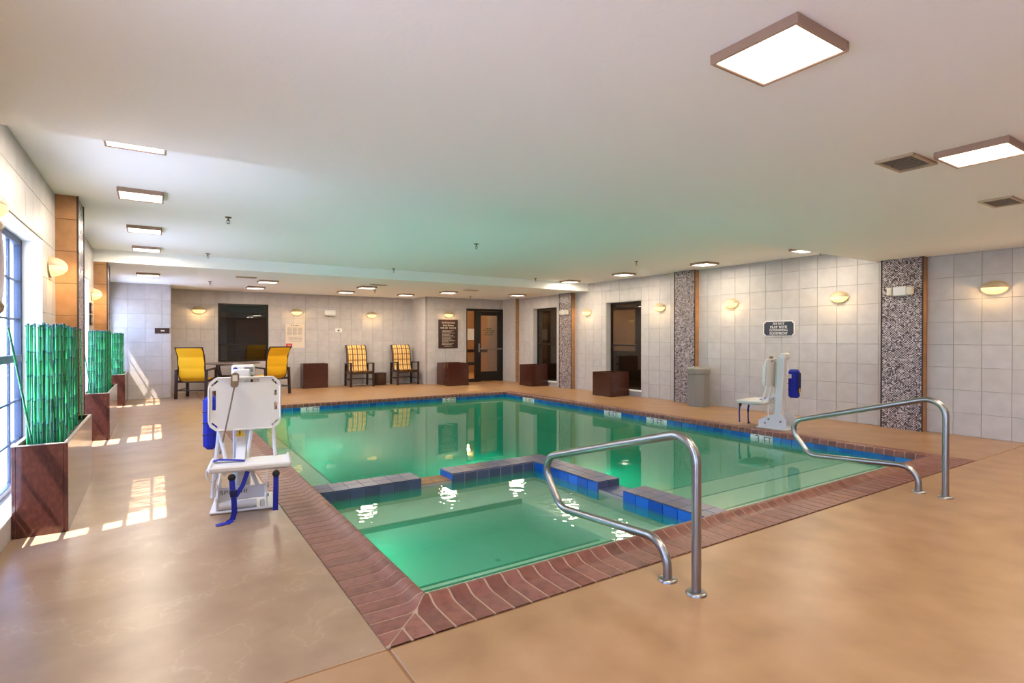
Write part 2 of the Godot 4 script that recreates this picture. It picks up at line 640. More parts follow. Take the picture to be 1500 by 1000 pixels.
# one column: mosaic front, tan tiled sides; axis along z on a wall facing n (±x)
func column(called: String, xw: float, n: float, z0: float, z1: float, proud: float, h: float, sd: int) -> Node3D:
	var node := struct_node(called)
	var xf := xw + n * proud
	part("core", span(Vector3(xw, 0, z0), Vector3(xf, h, z1)), M.grout_brown, node)
	for side in [z0, z1]:
		var nz := 1.0 if side == maxf(z0, z1) else -1.0
		tiles(node, Vector3(minf(xw, xf), 0, side), Vector3.RIGHT, Vector3(0, 0, nz), 0.0, proud, h, [], M.tile_tan)
		part("edge_trim", box(Vector3(xf + n * 0.004, h * 0.5, side), Vector3(0.018, h, 0.014), 0.002), M.trim_dark, node)
	# mosaic chips
	var rg := RandomNumberGenerator.new()
	rg.seed = sd
	var chip := 0.0165
	var nw := int((absf(z1 - z0) - 0.016) / chip)
	var nh := int(h / chip)
	var V := PackedVector3Array()
	var Nn := PackedVector3Array()
	var Cc := PackedColorArray()
	var I := PackedInt32Array()
	var light := [Color(0.56, 0.47, 0.47), Color(0.46, 0.38, 0.38), Color(0.64, 0.56, 0.56)]
	var dark := [Color(0.055, 0.036, 0.038), Color(0.08, 0.052, 0.053), Color(0.12, 0.075, 0.073)]
	var zs := minf(z0, z1) + (absf(z1 - z0) - nw * chip) * 0.5
	for a in nw:
		for b in nh:
			var is_light := (a + absi((b % 6) - 3)) % 2 == 0
			if rg.randf() < 0.2:
				is_light = not is_light
			var col: Color = (light if is_light else dark)[rg.randi() % 3]
			var g := 0.0011
			var d := rg.randf_range(0.005, 0.0062)
			var p0 := Vector3(xf, b * chip + g, zs + a * chip + g)
			var p1 := Vector3(xf + n * d, (b + 1) * chip - g, zs + (a + 1) * chip - g)
			var base := V.size()
			var q := [Vector3(p1.x, p0.y, p0.z), Vector3(p1.x, p1.y, p0.z), Vector3(p1.x, p1.y, p1.z), Vector3(p1.x, p0.y, p1.z)]
			for v in q:
				V.append(v); Nn.append(Vector3(n, 0, 0)); Cc.append(col)
			for e in 4:
				var va: Vector3 = q[e]
				var vb: Vector3 = q[(e + 1) % 4]
				var nn: Vector3 = [Vector3(0, 0, -1), Vector3(0, 1, 0), Vector3(0, 0, 1), Vector3(0, -1, 0)][e]
				for v in [va, vb, Vector3(xf, vb.y, vb.z), Vector3(xf, va.y, va.z)]:
					V.append(v); Nn.append(nn); Cc.append(col)
			for f in 5:
				var s0 := base + f * 4
				if (n > 0.0) != (f == 0):
					I.append_array(PackedInt32Array([s0, s0 + 1, s0 + 2, s0, s0 + 2, s0 + 3]))
				else:
					I.append_array(PackedInt32Array([s0, s0 + 2, s0 + 1, s0, s0 + 3, s0 + 2]))
	var arr := []
	arr.resize(Mesh.ARRAY_MAX)
	arr[Mesh.ARRAY_VERTEX] = V
	arr[Mesh.ARRAY_NORMAL] = Nn
	arr[Mesh.ARRAY_COLOR] = Cc
	arr[Mesh.ARRAY_INDEX] = I
	var am := ArrayMesh.new()
	am.add_surface_from_arrays(Mesh.PRIMITIVE_TRIANGLES, arr)
	var mo := part("mosaic", am, M.mosaic, node)
	mo.set_meta("kind", "stuff")
	return node

# wall slab along z at x (thickness away from the room), with openings [z_lo, z_hi, y_lo, y_hi]
func slab_z(x0: float, x1: float, z0: float, z1: float, h: float, holes: Array) -> ArrayMesh:
	var rs := [Rect2(z0, 0, z1 - z0, h)]
	for k in holes:
		rs = minus(rs, Rect2(k[0], k[2], k[1] - k[0], k[3] - k[2]))
	var st := S()
	for r in rs:
		bx(st, Vector3((x0 + x1) * 0.5, r.position.y + r.size.y * 0.5, r.position.x + r.size.x * 0.5), Vector3(absf(x1 - x0), r.size.y, r.size.x))
	return fin(st)

func slab_x(z0: float, z1: float, x0: float, x1: float, h: float, holes: Array) -> ArrayMesh:
	var rs := [Rect2(x0, 0, x1 - x0, h)]
	for k in holes:
		rs = minus(rs, Rect2(k[0], k[2], k[1] - k[0], k[3] - k[2]))
	var st := S()
	for r in rs:
		bx(st, Vector3(r.position.x + r.size.x * 0.5, r.position.y + r.size.y * 0.5, (z0 + z1) * 0.5), Vector3(r.size.x, r.size.y, absf(z1 - z0)))
	return fin(st)

# ================================================================ scene
func _ready() -> void:
	rng.seed = 11
	# ---- camera
	var cam := Camera3D.new()
	cam.name = "camera"
	cam.fov = rad_to_deg(2.0 * atan(500.0 / 804.5))
	cam.position = Vector3(0, 1.31, 0)
	cam.rotation = Vector3(-atan(5.0 / 804.5), -atan(522.0 / 804.5), 0)
	cam.current = true
	add_child(cam)
	# ---- sky, sun, exposure
	var env := Environment.new()
	env.background_mode = Environment.BG_SKY
	var sky := Sky.new()
	var sm := ProceduralSkyMaterial.new()
	sm.sky_top_color = Color(0.40, 0.60, 0.95)
	sm.sky_horizon_color = Color(0.72, 0.86, 1.0)
	sm.ground_bottom_color = Color(0.62, 0.64, 0.66)
	sm.ground_horizon_color = Color(0.80, 0.85, 0.90)
	sm.sky_energy_multiplier = 1.0
	sky.sky_material = sm
	env.sky = sky
	env.background_energy_multiplier = 12.5
	env.tonemap_mode = Environment.TONE_MAPPER_LINEAR
	env.tonemap_exposure = 1.68
	env.sdfgi_enabled = true
	env.ssao_enabled = true
	env.ssil_enabled = true
	env.volumetric_fog_enabled = true
	env.volumetric_fog_density = 0.0
	var we := WorldEnvironment.new()
	we.name = "environment"
	we.environment = env
	add_child(we)
	var sun := DirectionalLight3D.new()
	sun.name = "sun"
	sun.light_color = Color(1.0, 0.96, 0.90)
	sun.light_energy = 6.5
	sun.light_angular_distance = 0.35
	sun.shadow_enabled = true
	sun.sky_mode = DirectionalLight3D.SKY_MODE_LIGHT_ONLY
	add_child(sun)
	sun.look_at_from_position(Vector3.ZERO, Vector3(1.0, -1.95, -0.27), Vector3.UP)

	make_materials()
	build_shell()
	build_pool()
	build_lamps()
	build_rails()
	build_lifts()
	build_planters()
	build_furniture()
	build_wall_things()
	build_ceiling_things()

func build_shell() -> void:
	# ---- floor slabs with caulked joints
	var fl := struct_node("floor")
	var g := 0.006
	var ox0 := 0.82
	var ox1 := 7.35
	var oz0 := -2.22
	var oz1 := -11.45
	var y0 := -0.10
	part("slab", span(Vector3(XL - 0.2, y0, ZB), Vector3(ox0 - g, 0, oz0 - g), 0.004), M.deck_scuffed_daylit, fl)
	part("slab", span(Vector3(XL - 0.2, y0, oz0 + g), Vector3(ox0 - g, 0, ZC), 0.004), M.deck, fl)
	part("slab", span(Vector3(ox0 + g, y0, oz0 + g), Vector3(XR + 0.2, 0, ZC), 0.004), M.deck, fl)
	part("slab", span(Vector3(ox1 + g, y0, ZB), Vector3(XR + 0.25, 0, oz0 - g), 0.004), M.deck, fl)
	part("slab", span(Vector3(ox0 + g, y0, ZB), Vector3(ox1 - g, 0, oz1 - g), 0.004), M.deck, fl)
	part("joint_caulk", spans([
		[Vector3(XL, -0.09, oz0 - 0.01), Vector3(XR, -0.004, oz0 + 0.01)],
		[Vector3(ox0 - 0.01, -0.09, ZB), Vector3(ox0 + 0.01, -0.004, ZC)],
		[Vector3(ox1 - 0.01, -0.09, ZB), Vector3(ox1 + 0.01, -0.004, oz0)],
		[Vector3(ox0, -0.09, oz1 - 0.01), Vector3(ox1, -0.004, oz1 + 0.01)]]), M.caulk, fl)
	# ---- ceilings
	var c := struct_node("ceiling")
	part("near_soffit", span(Vector3(XL - 0.2, HN, ZN), Vector3(XR + 0.2, 2.95, ZC + 0.2)), M.paint, c)
	part("raised_ceiling", span(Vector3(XL - 0.2, HM, ZF), Vector3(XR + 0.2, 2.95, ZN)), M.paint_smooth, c)
	part("far_soffit", span(Vector3(XL - 0.2, HF, ZB - 0.2), Vector3(XR + 0.2, 2.95, ZF)), M.paint_smooth, c)
	# ---- window wall (left)
	var wz := [[-5.97, -4.42], [-9.72, -8.17], [-14.12, -12.57], [-1.55, -0.60], [1.5, 3.05]]  # last two: unseen windows, added so daylight reaches the near ceiling
	var holes := []
	var hr := []
	for w in wz:
		holes.append([w[0], w[1], 0.15, 2.12])
		hr.append(Rect2(-w[1], 0.15, w[1] - w[0], 1.97))
	var wl := structure("wall_left", slab_z(XL - 0.22, XL, ZB - 0.2, ZC, 2.9, holes), M.tile[0])
	tiles(wl, Vector3(XL, 0, 0), Vector3(0, 0, -1), Vector3.RIGHT, 2.2, -ZW, HM, hr, M.tile, 1e9, 0.1)
	for i in 5:
		window_left([1, 2, 3, 7, 8][i], wz[i][0], wz[i][1])  # the last two are the added ones, out of view
	column("column_left", XL, 1.0, -7.2, -6.7, 0.17, HM, 101)
	column("column_left", XL, 1.0, -11.0, -10.52, 0.17, HF, 102)
	# ---- short white wall, recess walls
	var ww := structure("wall_white", span(Vector3(XL - 0.2, 0, ZB - 0.2), Vector3(0.28, 2.9, ZW)), M.grout)
	tiles(ww, Vector3(XL, 0, ZW), Vector3.RIGHT, Vector3(0, 0, 1), 0.0, 1.08, HF, [], M.tile)
	tiles(ww, Vector3(0.28, 0, ZB), Vector3(0, 0, 1), Vector3.RIGHT, 0.0, ZW - ZB, HF, [], M.tile)
	# ---- far wall with the big dark window
	var fw_hole := [1.29, 2.44, 0.72, 2.17]
	var wf := structure("wall_far", slab_x(ZB - 0.2, ZB, 0.2, 6.6, 2.9, [fw_hole]), M.grout)
	tiles(wf, Vector3(0, 0, ZB), Vector3.RIGHT, Vector3(0, 0, 1), 0.288, 6.4, HF, [Rect2(1.29, 0.72, 1.15, 1.45)], M.tile)
	# ---- wall with sign and door
	var dh := [7.70, 9.0, 0.0, 2.19]
	var wd := structure("wall_door", slab_x(ZD - 0.2, ZD, 6.45, XR + 0.2, 2.9, [dh]), M.grout)
	tiles(wd, Vector3(0, 0, ZD), Vector3.RIGHT, Vector3(0, 0, 1), 6.45, XR, HF, [Rect2(7.70, 0, 1.30, 2.19)], M.tile)
	var wr := structure("wall_return", span(Vector3(6.40, 0, ZB - 0.2), Vector3(6.62, 2.9, ZD - 0.002)), M.grout)
	tiles(wr, Vector3(6.40, 0, ZB), Vector3(0, 0, 1), Vector3.LEFT, 0.0, ZD - ZB, HF, [], M.tile)
	# ---- right wall
	var rz := [[-9.86, -8.71], [-12.91, -11.79]]
	var rh := []
	var rr := []
	for w in rz:
		rh.append([w[0], w[1], 0.12, 2.16])
		rr.append(Rect2(-w[1], 0.12, w[1] - w[0], 2.04))
	var cols := [[-3.83, -3.31], [-7.68, -7.17], [-11.53, -11.03]]
	for cc in cols:
		rr.append(Rect2(-cc[1], 0, cc[1] - cc[0], 3.0))
	rr.append(Rect2(13.64, 0, 0.75, 3.0))
	var wright := structure("wall_right", slab_z(XR, XR + 0.22, ZB - 0.2, ZC, 2.9, rh), M.grout)
	tiles(wright, Vector3(XR, 0, 0), Vector3(0, 0, -1), Vector3.LEFT, 1.45, -ZD, HM, rr, M.tile, 1e9, 0.25)
	part("plaster_strip", span(Vector3(XR - 0.008, 0, -1.44), Vector3(XR, HN, ZC)), M.tile[0], wright)
	for i in 2:
		window_right(i + 4, rz[i][0], rz[i][1])
	for i in 3:
		column("column_right", XR, -1.0, cols[i][0], cols[i][1], 0.12, [HN if false else 2.665, 2.665, HF][i], 110 + i)
	# plain pilaster beside the door
	var pl := structure("pilaster", span(Vector3(XR - 0.12, 0, ZD), Vector3(XR, HF, -13.65)), M.tile[0])
	pl.name = "wall_pilaster"
	tiles(pl, Vector3(XR - 0.12, 0, -13.65), Vector3.RIGHT, Vector3(0, 0, 1), 0.0, 0.12, HF, [], M.tile_tan)
	structure("wall_near", span(Vector3(XL - 0.2, 0, ZC), Vector3(XR + 0.2, 2.9, ZC + 0.2)), M.tile[0])
	# ---- outside the windows
	structure("ground_outside", span(Vector3(-16, -0.35, -30), Vector3(XL - 0.22, -0.02, 14)), M.ground)
	window_far(fw_hole)
	door(dh)
	back_rooms()

func window_left(n: int, z0: float, z1: float) -> void:
	var w := struct_node("window_%d" % n)
	var x := XL - 0.14
	var st := S()
	# lining of the opening
	bx(st, Vector3(XL - 0.105, 2.116, (z0 + z1) * 0.5), Vector3(0.23, 0.012, z1 - z0))
	bx(st, Vector3(XL - 0.105, 0.154, (z0 + z1) * 0.5), Vector3(0.23, 0.012, z1 - z0))
	for z in [z0 + 0.006, z1 - 0.006]:
		bx(st, Vector3(XL - 0.105, 1.135, z), Vector3(0.23, 1.95, 0.012))
	part("lining", fin(st), M.reveal, w)
	var f := S()
	for z in [z0 + 0.03, z1 - 0.03]:
		bx(f, Vector3(x, 1.135, z), Vector3(0.05, 1.94, 0.045), 0.004)
	for y in [0.185, 2.085]:
		bx(f, Vector3(x, y, (z0 + z1) * 0.5), Vector3(0.05, 0.05, z1 - z0 - 0.02), 0.004)
	bx(f, Vector3(x, 1.15, (z0 + z1) * 0.5), Vector3(0.055, 0.06, z1 - z0 - 0.02), 0.004)
	part("window_frame", fin(f), M.window_frame, w)
	for k in range(1, 4):
		var z := z0 + (z1 - z0) * k / 4.0
		part("muntin", box(Vector3(x, 1.135, z), Vector3(0.022, 1.9, 0.016), 0.002), M.window_frame, w)
	for y in [0.50, 0.81, 1.46, 1.77]:
		part("muntin", box(Vector3(x, y, (z0 + z1) * 0.5), Vector3(0.022, 0.016, z1 - z0 - 0.05), 0.002), M.window_frame, w)
	var ys := [0.21, 0.50, 0.81, 1.12, 1.18, 1.46, 1.77, 2.06]
	for a in 4:
		for b in [0, 1, 2, 4, 5, 6]:
			var za := z0 + (z1 - z0) * a / 4.0 + 0.008
			var zb := z0 + (z1 - z0) * (a + 1) / 4.0 - 0.008
			part("pane", plate(snappedf(zb - za, 0.001), snappedf(ys[b + 1] - ys[b] - 0.012, 0.001), 0.004, 0.0), M.glass_clear, w, Vector3(x, (ys[b] + ys[b + 1]) * 0.5, (za + zb) * 0.5)).rotation.y = PI / 2

func window_right(n: int, z0: float, z1: float) -> void:
	var w := struct_node("window_%d" % n)
	var x := XR + 0.16
	var st := S()
	bx(st, Vector3(XR + 0.11, 2.155, (z0 + z1) * 0.5), Vector3(0.22, 0.012, z1 - z0))
	for z in [z0 + 0.006, z1 - 0.006]:
		bx(st, Vector3(XR + 0.11, 1.14, z), Vector3(0.22, 2.03, 0.012))
	part("lining", fin(st), M.tile[0], w)
	part("window_sill", box(Vector3(XR + 0.09, 0.115, (z0 + z1) * 0.5), Vector3(0.26, 0.025, z1 - z0 + 0.03), 0.004), M.reveal, w)
	var f := S()
	for z in [z0 + 0.03, z1 - 0.03]:
		bx(f, Vector3(x, 1.14, z), Vector3(0.05, 2.02, 0.04), 0.003)
	for y in [0.15, 1.14, 2.13]:
		bx(f, Vector3(x, y, (z0 + z1) * 0.5), Vector3(0.05, 0.045, z1 - z0 - 0.02), 0.003)
	part("window_frame", fin(f), M.frame_dark, w)
	part("pane", box(Vector3(x, 1.645, (z0 + z1) * 0.5), Vector3(0.005, 0.95, z1 - z0 - 0.08)), M.glass_tint, w)
	part("pane", box(Vector3(x, 0.645, (z0 + z1) * 0.5), Vector3(0.005, 0.95, z1 - z0 - 0.08)), M.glass_tint, w)

func window_far(h: Array) -> void:
	var w := struct_node("window_6")
	var z := ZB - 0.06
	var xm: float = (h[0] + h[1]) * 0.5
	var f := S()
	for x in [h[0] + 0.02, h[1] - 0.02]:
		bx(f, Vector3(x, (h[2] + h[3]) * 0.5, z), Vector3(0.04, h[3] - h[2], 0.06), 0.003)
	for y in [h[2] + 0.02, 1.15, h[3] - 0.02]:
		bx(f, Vector3(xm, y, z), Vector3(h[1] - h[0] - 0.04, 0.04, 0.06), 0.003)
	part("window_frame", fin(f), M.frame_dark, w)
	part("pane", box(Vector3(xm, 1.65, z), Vector3(h[1] - h[0] - 0.08, 0.96, 0.005)), M.glass_tint, w)
	part("pane", box(Vector3(xm, 0.945, z), Vector3(h[1] - h[0] - 0.08, 0.37, 0.005)), M.glass_tint, w)

func door(h: Array) -> void:
	var d := struct_node("door_1")
	var z := ZD - 0.08
	var f := S()
	for x in [h[0] + 0.025, h[0] + 0.36, h[1] - 0.03]:
		bx(f, Vector3(x, 1.095, z), Vector3(0.05, 2.19, 0.11), 0.003)
	bx(f, Vector3((h[0] + h[1]) * 0.5, 2.155, z), Vector3(h[1] - h[0], 0.07, 0.11), 0.003)
	for y in [0.05, 0.55]:
		bx(f, Vector3(h[0] + 0.19, y, z), Vector3(0.30, 0.09, 0.10), 0.003)
	part("door_frame", fin(f), M.frame_dark, d)
	part("sidelight_pane", box(Vector3(h[0] + 0.195, 1.35, z), Vector3(0.29, 1.52, 0.006)), M.glass, d)
	part("sidelight_pane", box(Vector3(h[0] + 0.195, 0.30, z), Vector3(0.29, 0.42, 0.006)), M.glass, d)
	part("notice", box(Vector3(h[0] + 0.19, 1.42, z + 0.007), Vector3(0.22, 0.34, 0.002)), M.paper, d)
	var leaf := S()
	var a: float = h[0] + 0.39
	var b: float = h[1] - 0.06
	for x in [a + 0.065, b - 0.065]:
		bx(leaf, Vector3(x, 1.06, z + 0.02), Vector3(0.13, 2.11, 0.05), 0.004)
	bx(leaf, Vector3((a + b) * 0.5, 2.05, z + 0.02), Vector3(b - a - 0.26, 0.12, 0.05), 0.004)
	bx(leaf, Vector3((a + b) * 0.5, 0.16, z + 0.02), Vector3(b - a - 0.26, 0.28, 0.05), 0.004)
	var lf := part("leaf", fin(leaf), M.frame_dark, d)
	part("pane", box(Vector3((a + b) * 0.5, 1.145, z + 0.02), Vector3(b - a - 0.26, 1.70, 0.006)), M.glass, lf)
	var hd := S()
	bx(hd, Vector3(a + 0.065, 1.02, z + 0.05), Vector3(0.05, 0.26, 0.012), 0.004)
	tube(hd, [Vector3(a + 0.065, 0.98, z + 0.05), Vector3(a + 0.065, 0.98, z + 0.10), Vector3(a + 0.17, 0.98, z + 0.10)], 0.012, 8)
	part("lever_handle", fin(hd), M.steel, lf)
	var pb := S()
	tube(pb, [Vector3(a + 0.12, 0.98, z - 0.03), Vector3(b - 0.05, 0.98, z - 0.03)], 0.014, 8)
	bx(pb, Vector3(b - 0.08, 0.98, z + 0.055), Vector3(0.18, 0.035, 0.02), 0.004)
	part("push_bar", fin(pb), M.steel, lf)
	var cl := S()
	bx(cl, Vector3(b - 0.18, 2.08, z + 0.065), Vector3(0.22, 0.05, 0.04), 0.005)
	part("door_closer", fin(cl), M.black, lf)
	var ink := S()
	var rg := RandomNumberGenerator.new()
	rg.seed = 3
	for r in 4:
		dashes(ink, rg, (a + b) * 0.5 - [0.10, 0.19, 0.14, 0.16][r], (a + b) * 0.5 + [0.10, 0.19, 0.14, 0.16][r], 1.60 - r * 0.062, 0.038, z + 0.026)
	part("lettering", fin(ink), M.green_ink, lf)

# a line of small unreadable print: word-long strokes of uneven length, on a face towards +z
func dashes(st: SurfaceTool, rg: RandomNumberGenerator, x0: float, x1: float, y: float, h: float, z: float) -> void:
	var x := x0
	while x < x1 - h * 0.5:
		var w := minf(rg.randf_range(0.9, 3.2) * h, x1 - x)
		var cx := x
		while cx < x + w - h * 0.2:
			bx(st, Vector3(cx + h * 0.2, y + rg.randf_range(-0.04, 0.04) * h, z), Vector3(h * 0.36, h * rg.randf_range(0.55, 0.85), 0.0015))
			cx += h * 0.46
		x += w + h * 0.45

func back_rooms() -> void:
	# dim rooms behind the inner windows and a lit corridor behind the door
	var r := struct_node("room_beyond")
	part("shell", spans([
		[Vector3(XR + 0.22, -0.1, ZD - 0.1), Vector3(12.6, 0, -7.0)], [Vector3(XR + 0.22, 2.5, ZD - 0.1), Vector3(12.6, 2.6, -7.0)],
		[Vector3(12.6, -0.1, ZD - 0.1), Vector3(12.7, 2.6, -7.0)], [Vector3(XR + 0.22, -0.1, -7.1), Vector3(12.6, 2.6, -7.0)], [Vector3(XR + 0.22, -0.1, ZD - 0.15), Vector3(12.6, 2.6, ZD - 0.1)]]), M.room_dark, r)
	part("curtain", spans([[Vector3(12.3, 0.1, -11.2), Vector3(12.4, 2.4, -9.9)], [Vector3(12.3, 0.1, -14.4), Vector3(12.4, 2.4, -13.8)]]), M.curtain, r)
	part("tan_panel", spans([[Vector3(12.45, 0.9, -9.7), Vector3(12.5, 2.1, -8.2)], [Vector3(12.45, 0.9, -13.6), Vector3(12.5, 2.2, -12.2)]]), M.room_tan, r)
	var l := struct_node("room_beyond")
	part("shell", spans([
		[Vector3(0.2, -0.1, ZB - 4.0), Vector3(4.6, 0, ZB - 0.2)], [Vector3(0.2, 2.5, ZB - 4.0), Vector3(4.6, 2.6, ZB - 0.2)],
		[Vector3(0.2, 0, ZB - 4.1), Vector3(4.6, 2.6, ZB - 4.0)], [Vector3(0.1, 0, ZB - 4.0), Vector3(0.2, 2.6, ZB - 0.2)], [Vector3(4.6, 0, ZB - 4.0), Vector3(4.7, 2.6, ZB - 0.2)]]), M.room_dark, l)
	var k := struct_node("corridor_beyond")
	var z1 := ZD - 4.4
	part("shell", spans([
		[Vector3(7.0, -0.1, z1), Vector3(10.6, 0, ZD - 0.2)], [Vector3(7.0, 2.5, z1), Vector3(10.6, 2.6, ZD - 0.2)],
		[Vector3(7.0, 0, z1 - 0.1), Vector3(10.6, 2.6, z1)], [Vector3(6.9, 0, z1), Vector3(7.0, 2.6, ZD - 0.2)], [Vector3(10.6, 0, z1), Vector3(10.7, 2.6, ZD - 0.2)]]), M.room_tan, k)
	room_lamp(k, Vector3(8.9, 2.46, ZD - 2.2), 2.0)
	room_lamp(r, Vector3(10.9, 2.46, -9.6), 1.1)  # unseen lamps added to lift the black side room
	room_lamp(r, Vector3(10.9, 2.46, -13.0), 1.1)
	room_lamp(l, Vector3(3.6, 2.46, ZB - 2.4), 0.6)  # added as well, to brighten the room behind the far window
	part("white_column", span(Vector3(1.55, 0, ZB - 2.6), Vector3(1.72, 2.5, ZB - 2.4)), M.paint_smooth, l)
	part("counter", span(Vector3(0.6, 0, ZB - 3.2), Vector3(3.4, 0.95, ZB - 2.7)), M.sign_brown, l)
	part("picture_frame", span(Vector3(2.1, 1.1, ZB - 3.98), Vector3(3.0, 1.9, ZB - 3.94)), M.curtain, l)
	part("handrail", box(Vector3(10.57, 0.82, ZD - 2.3), Vector3(0.05, 0.10, 4.1), 0.01), M.chair_frame, k)
	part("handrail", box(Vector3(8.75, 0.82, z1 + 0.03), Vector3(3.5, 0.10, 0.05), 0.01), M.chair_frame, k)

func room_lamp(parent: Node3D, at: Vector3, energy: float) -> void:
	var o := part("unseen_lamp", box(Vector3.ZERO, Vector3(0.3, 0.05, 0.3), 0.01), M.sconce_glow, parent, at)
	var l := OmniLight3D.new()
	l.name = "lamp_light"
	l.light_color = Color(1.0, 0.80, 0.55)
	l.light_energy = energy
	l.light_size = 0.1
	l.omni_range = 12.0
	l.omni_attenuation = 2.0
	l.shadow_enabled = true
	l.position = Vector3(0, -0.14, 0)
	o.add_child(l)

# ---------------------------------------------------------------- pool
func coping_profile(drop: float) -> PackedVector2Array:
	# x: distance from the outer edge towards the water, y: height
	return PackedVector2Array([Vector2(0.0, -0.04), Vector2(0.0, 0.004 - drop), Vector2(0.20, 0.004 - drop), Vector2(0.235, 0.010 - drop), Vector2(0.262, 0.024 - drop),
		Vector2(0.283, 0.036 - drop), Vector2(0.303, 0.038 - drop), Vector2(0.318 - drop * 0.6, 0.028 - drop), Vector2(0.325 - drop, 0.010), Vector2(0.325 - drop, -0.032)])

# the part of a coping profile up to dmax from the outer edge
func cut_profile(prof: PackedVector2Array, dmax: float) -> PackedVector2Array:
	var q := PackedVector2Array([prof[0]])
	for i in range(1, prof.size()):
		if prof[i].x <= dmax:
			q.append(prof[i])
			continue
		var f := (dmax - prof[i - 1].x) / (prof[i].x - prof[i - 1].x)
		q.append(prof[i - 1].lerp(prof[i], f))
		q.append(Vector2(dmax, -0.035))
		break
	return q

func coping_piece(prof: PackedVector2Array, s0: float, s1: float, lo: float, hi: float) -> ArrayMesh:
	# extrude along local x from s0 to s1; lo/hi: inner corners where the run is mitred
	var st := S()
	var n := prof.size()
	var A := []
	var B := []
	for p in prof:
		var a := clampf(s0, minf(s1, lo - (0.325 - p.x)), 1e9)
		var b := clampf(s1, -1e9, maxf(s0, hi + (0.325 - p.x)))
		a = minf(a, s1)
		b = maxf(b, s0)
		if a > b:
			a = b
		A.append(Vector3(a, p.y, -p.x))
		B.append(Vector3(b, p.y, -p.x))
	var mid := Vector3((s0 + s1) * 0.5, -0.02, -0.16)
	for i in n:
		var j := (i + 1) % n
		var e := prof[j] - prof[i]
		var outw := Vector3(0, e.x, e.y).normalized()
		st.set_smooth_group(0 if prof[i].x > 0.19 and prof[i].y > 0.0 and prof[j].y > -0.01 else -1)
		cq(st, A[i], A[j], B[j], B[i], (A[i] + B[j]) * 0.5 - outw)
	st.set_smooth_group(-1)
	var tr := Geometry2D.triangulate_polygon(prof)
	for i in range(0, tr.size(), 3):
		ct(st, A[tr[i]], A[tr[i + 1]], A[tr[i + 2]], mid)
		ct(st, B[tr[i]], B[tr[i + 1]], B[tr[i + 2]], mid)
	return fin(st)

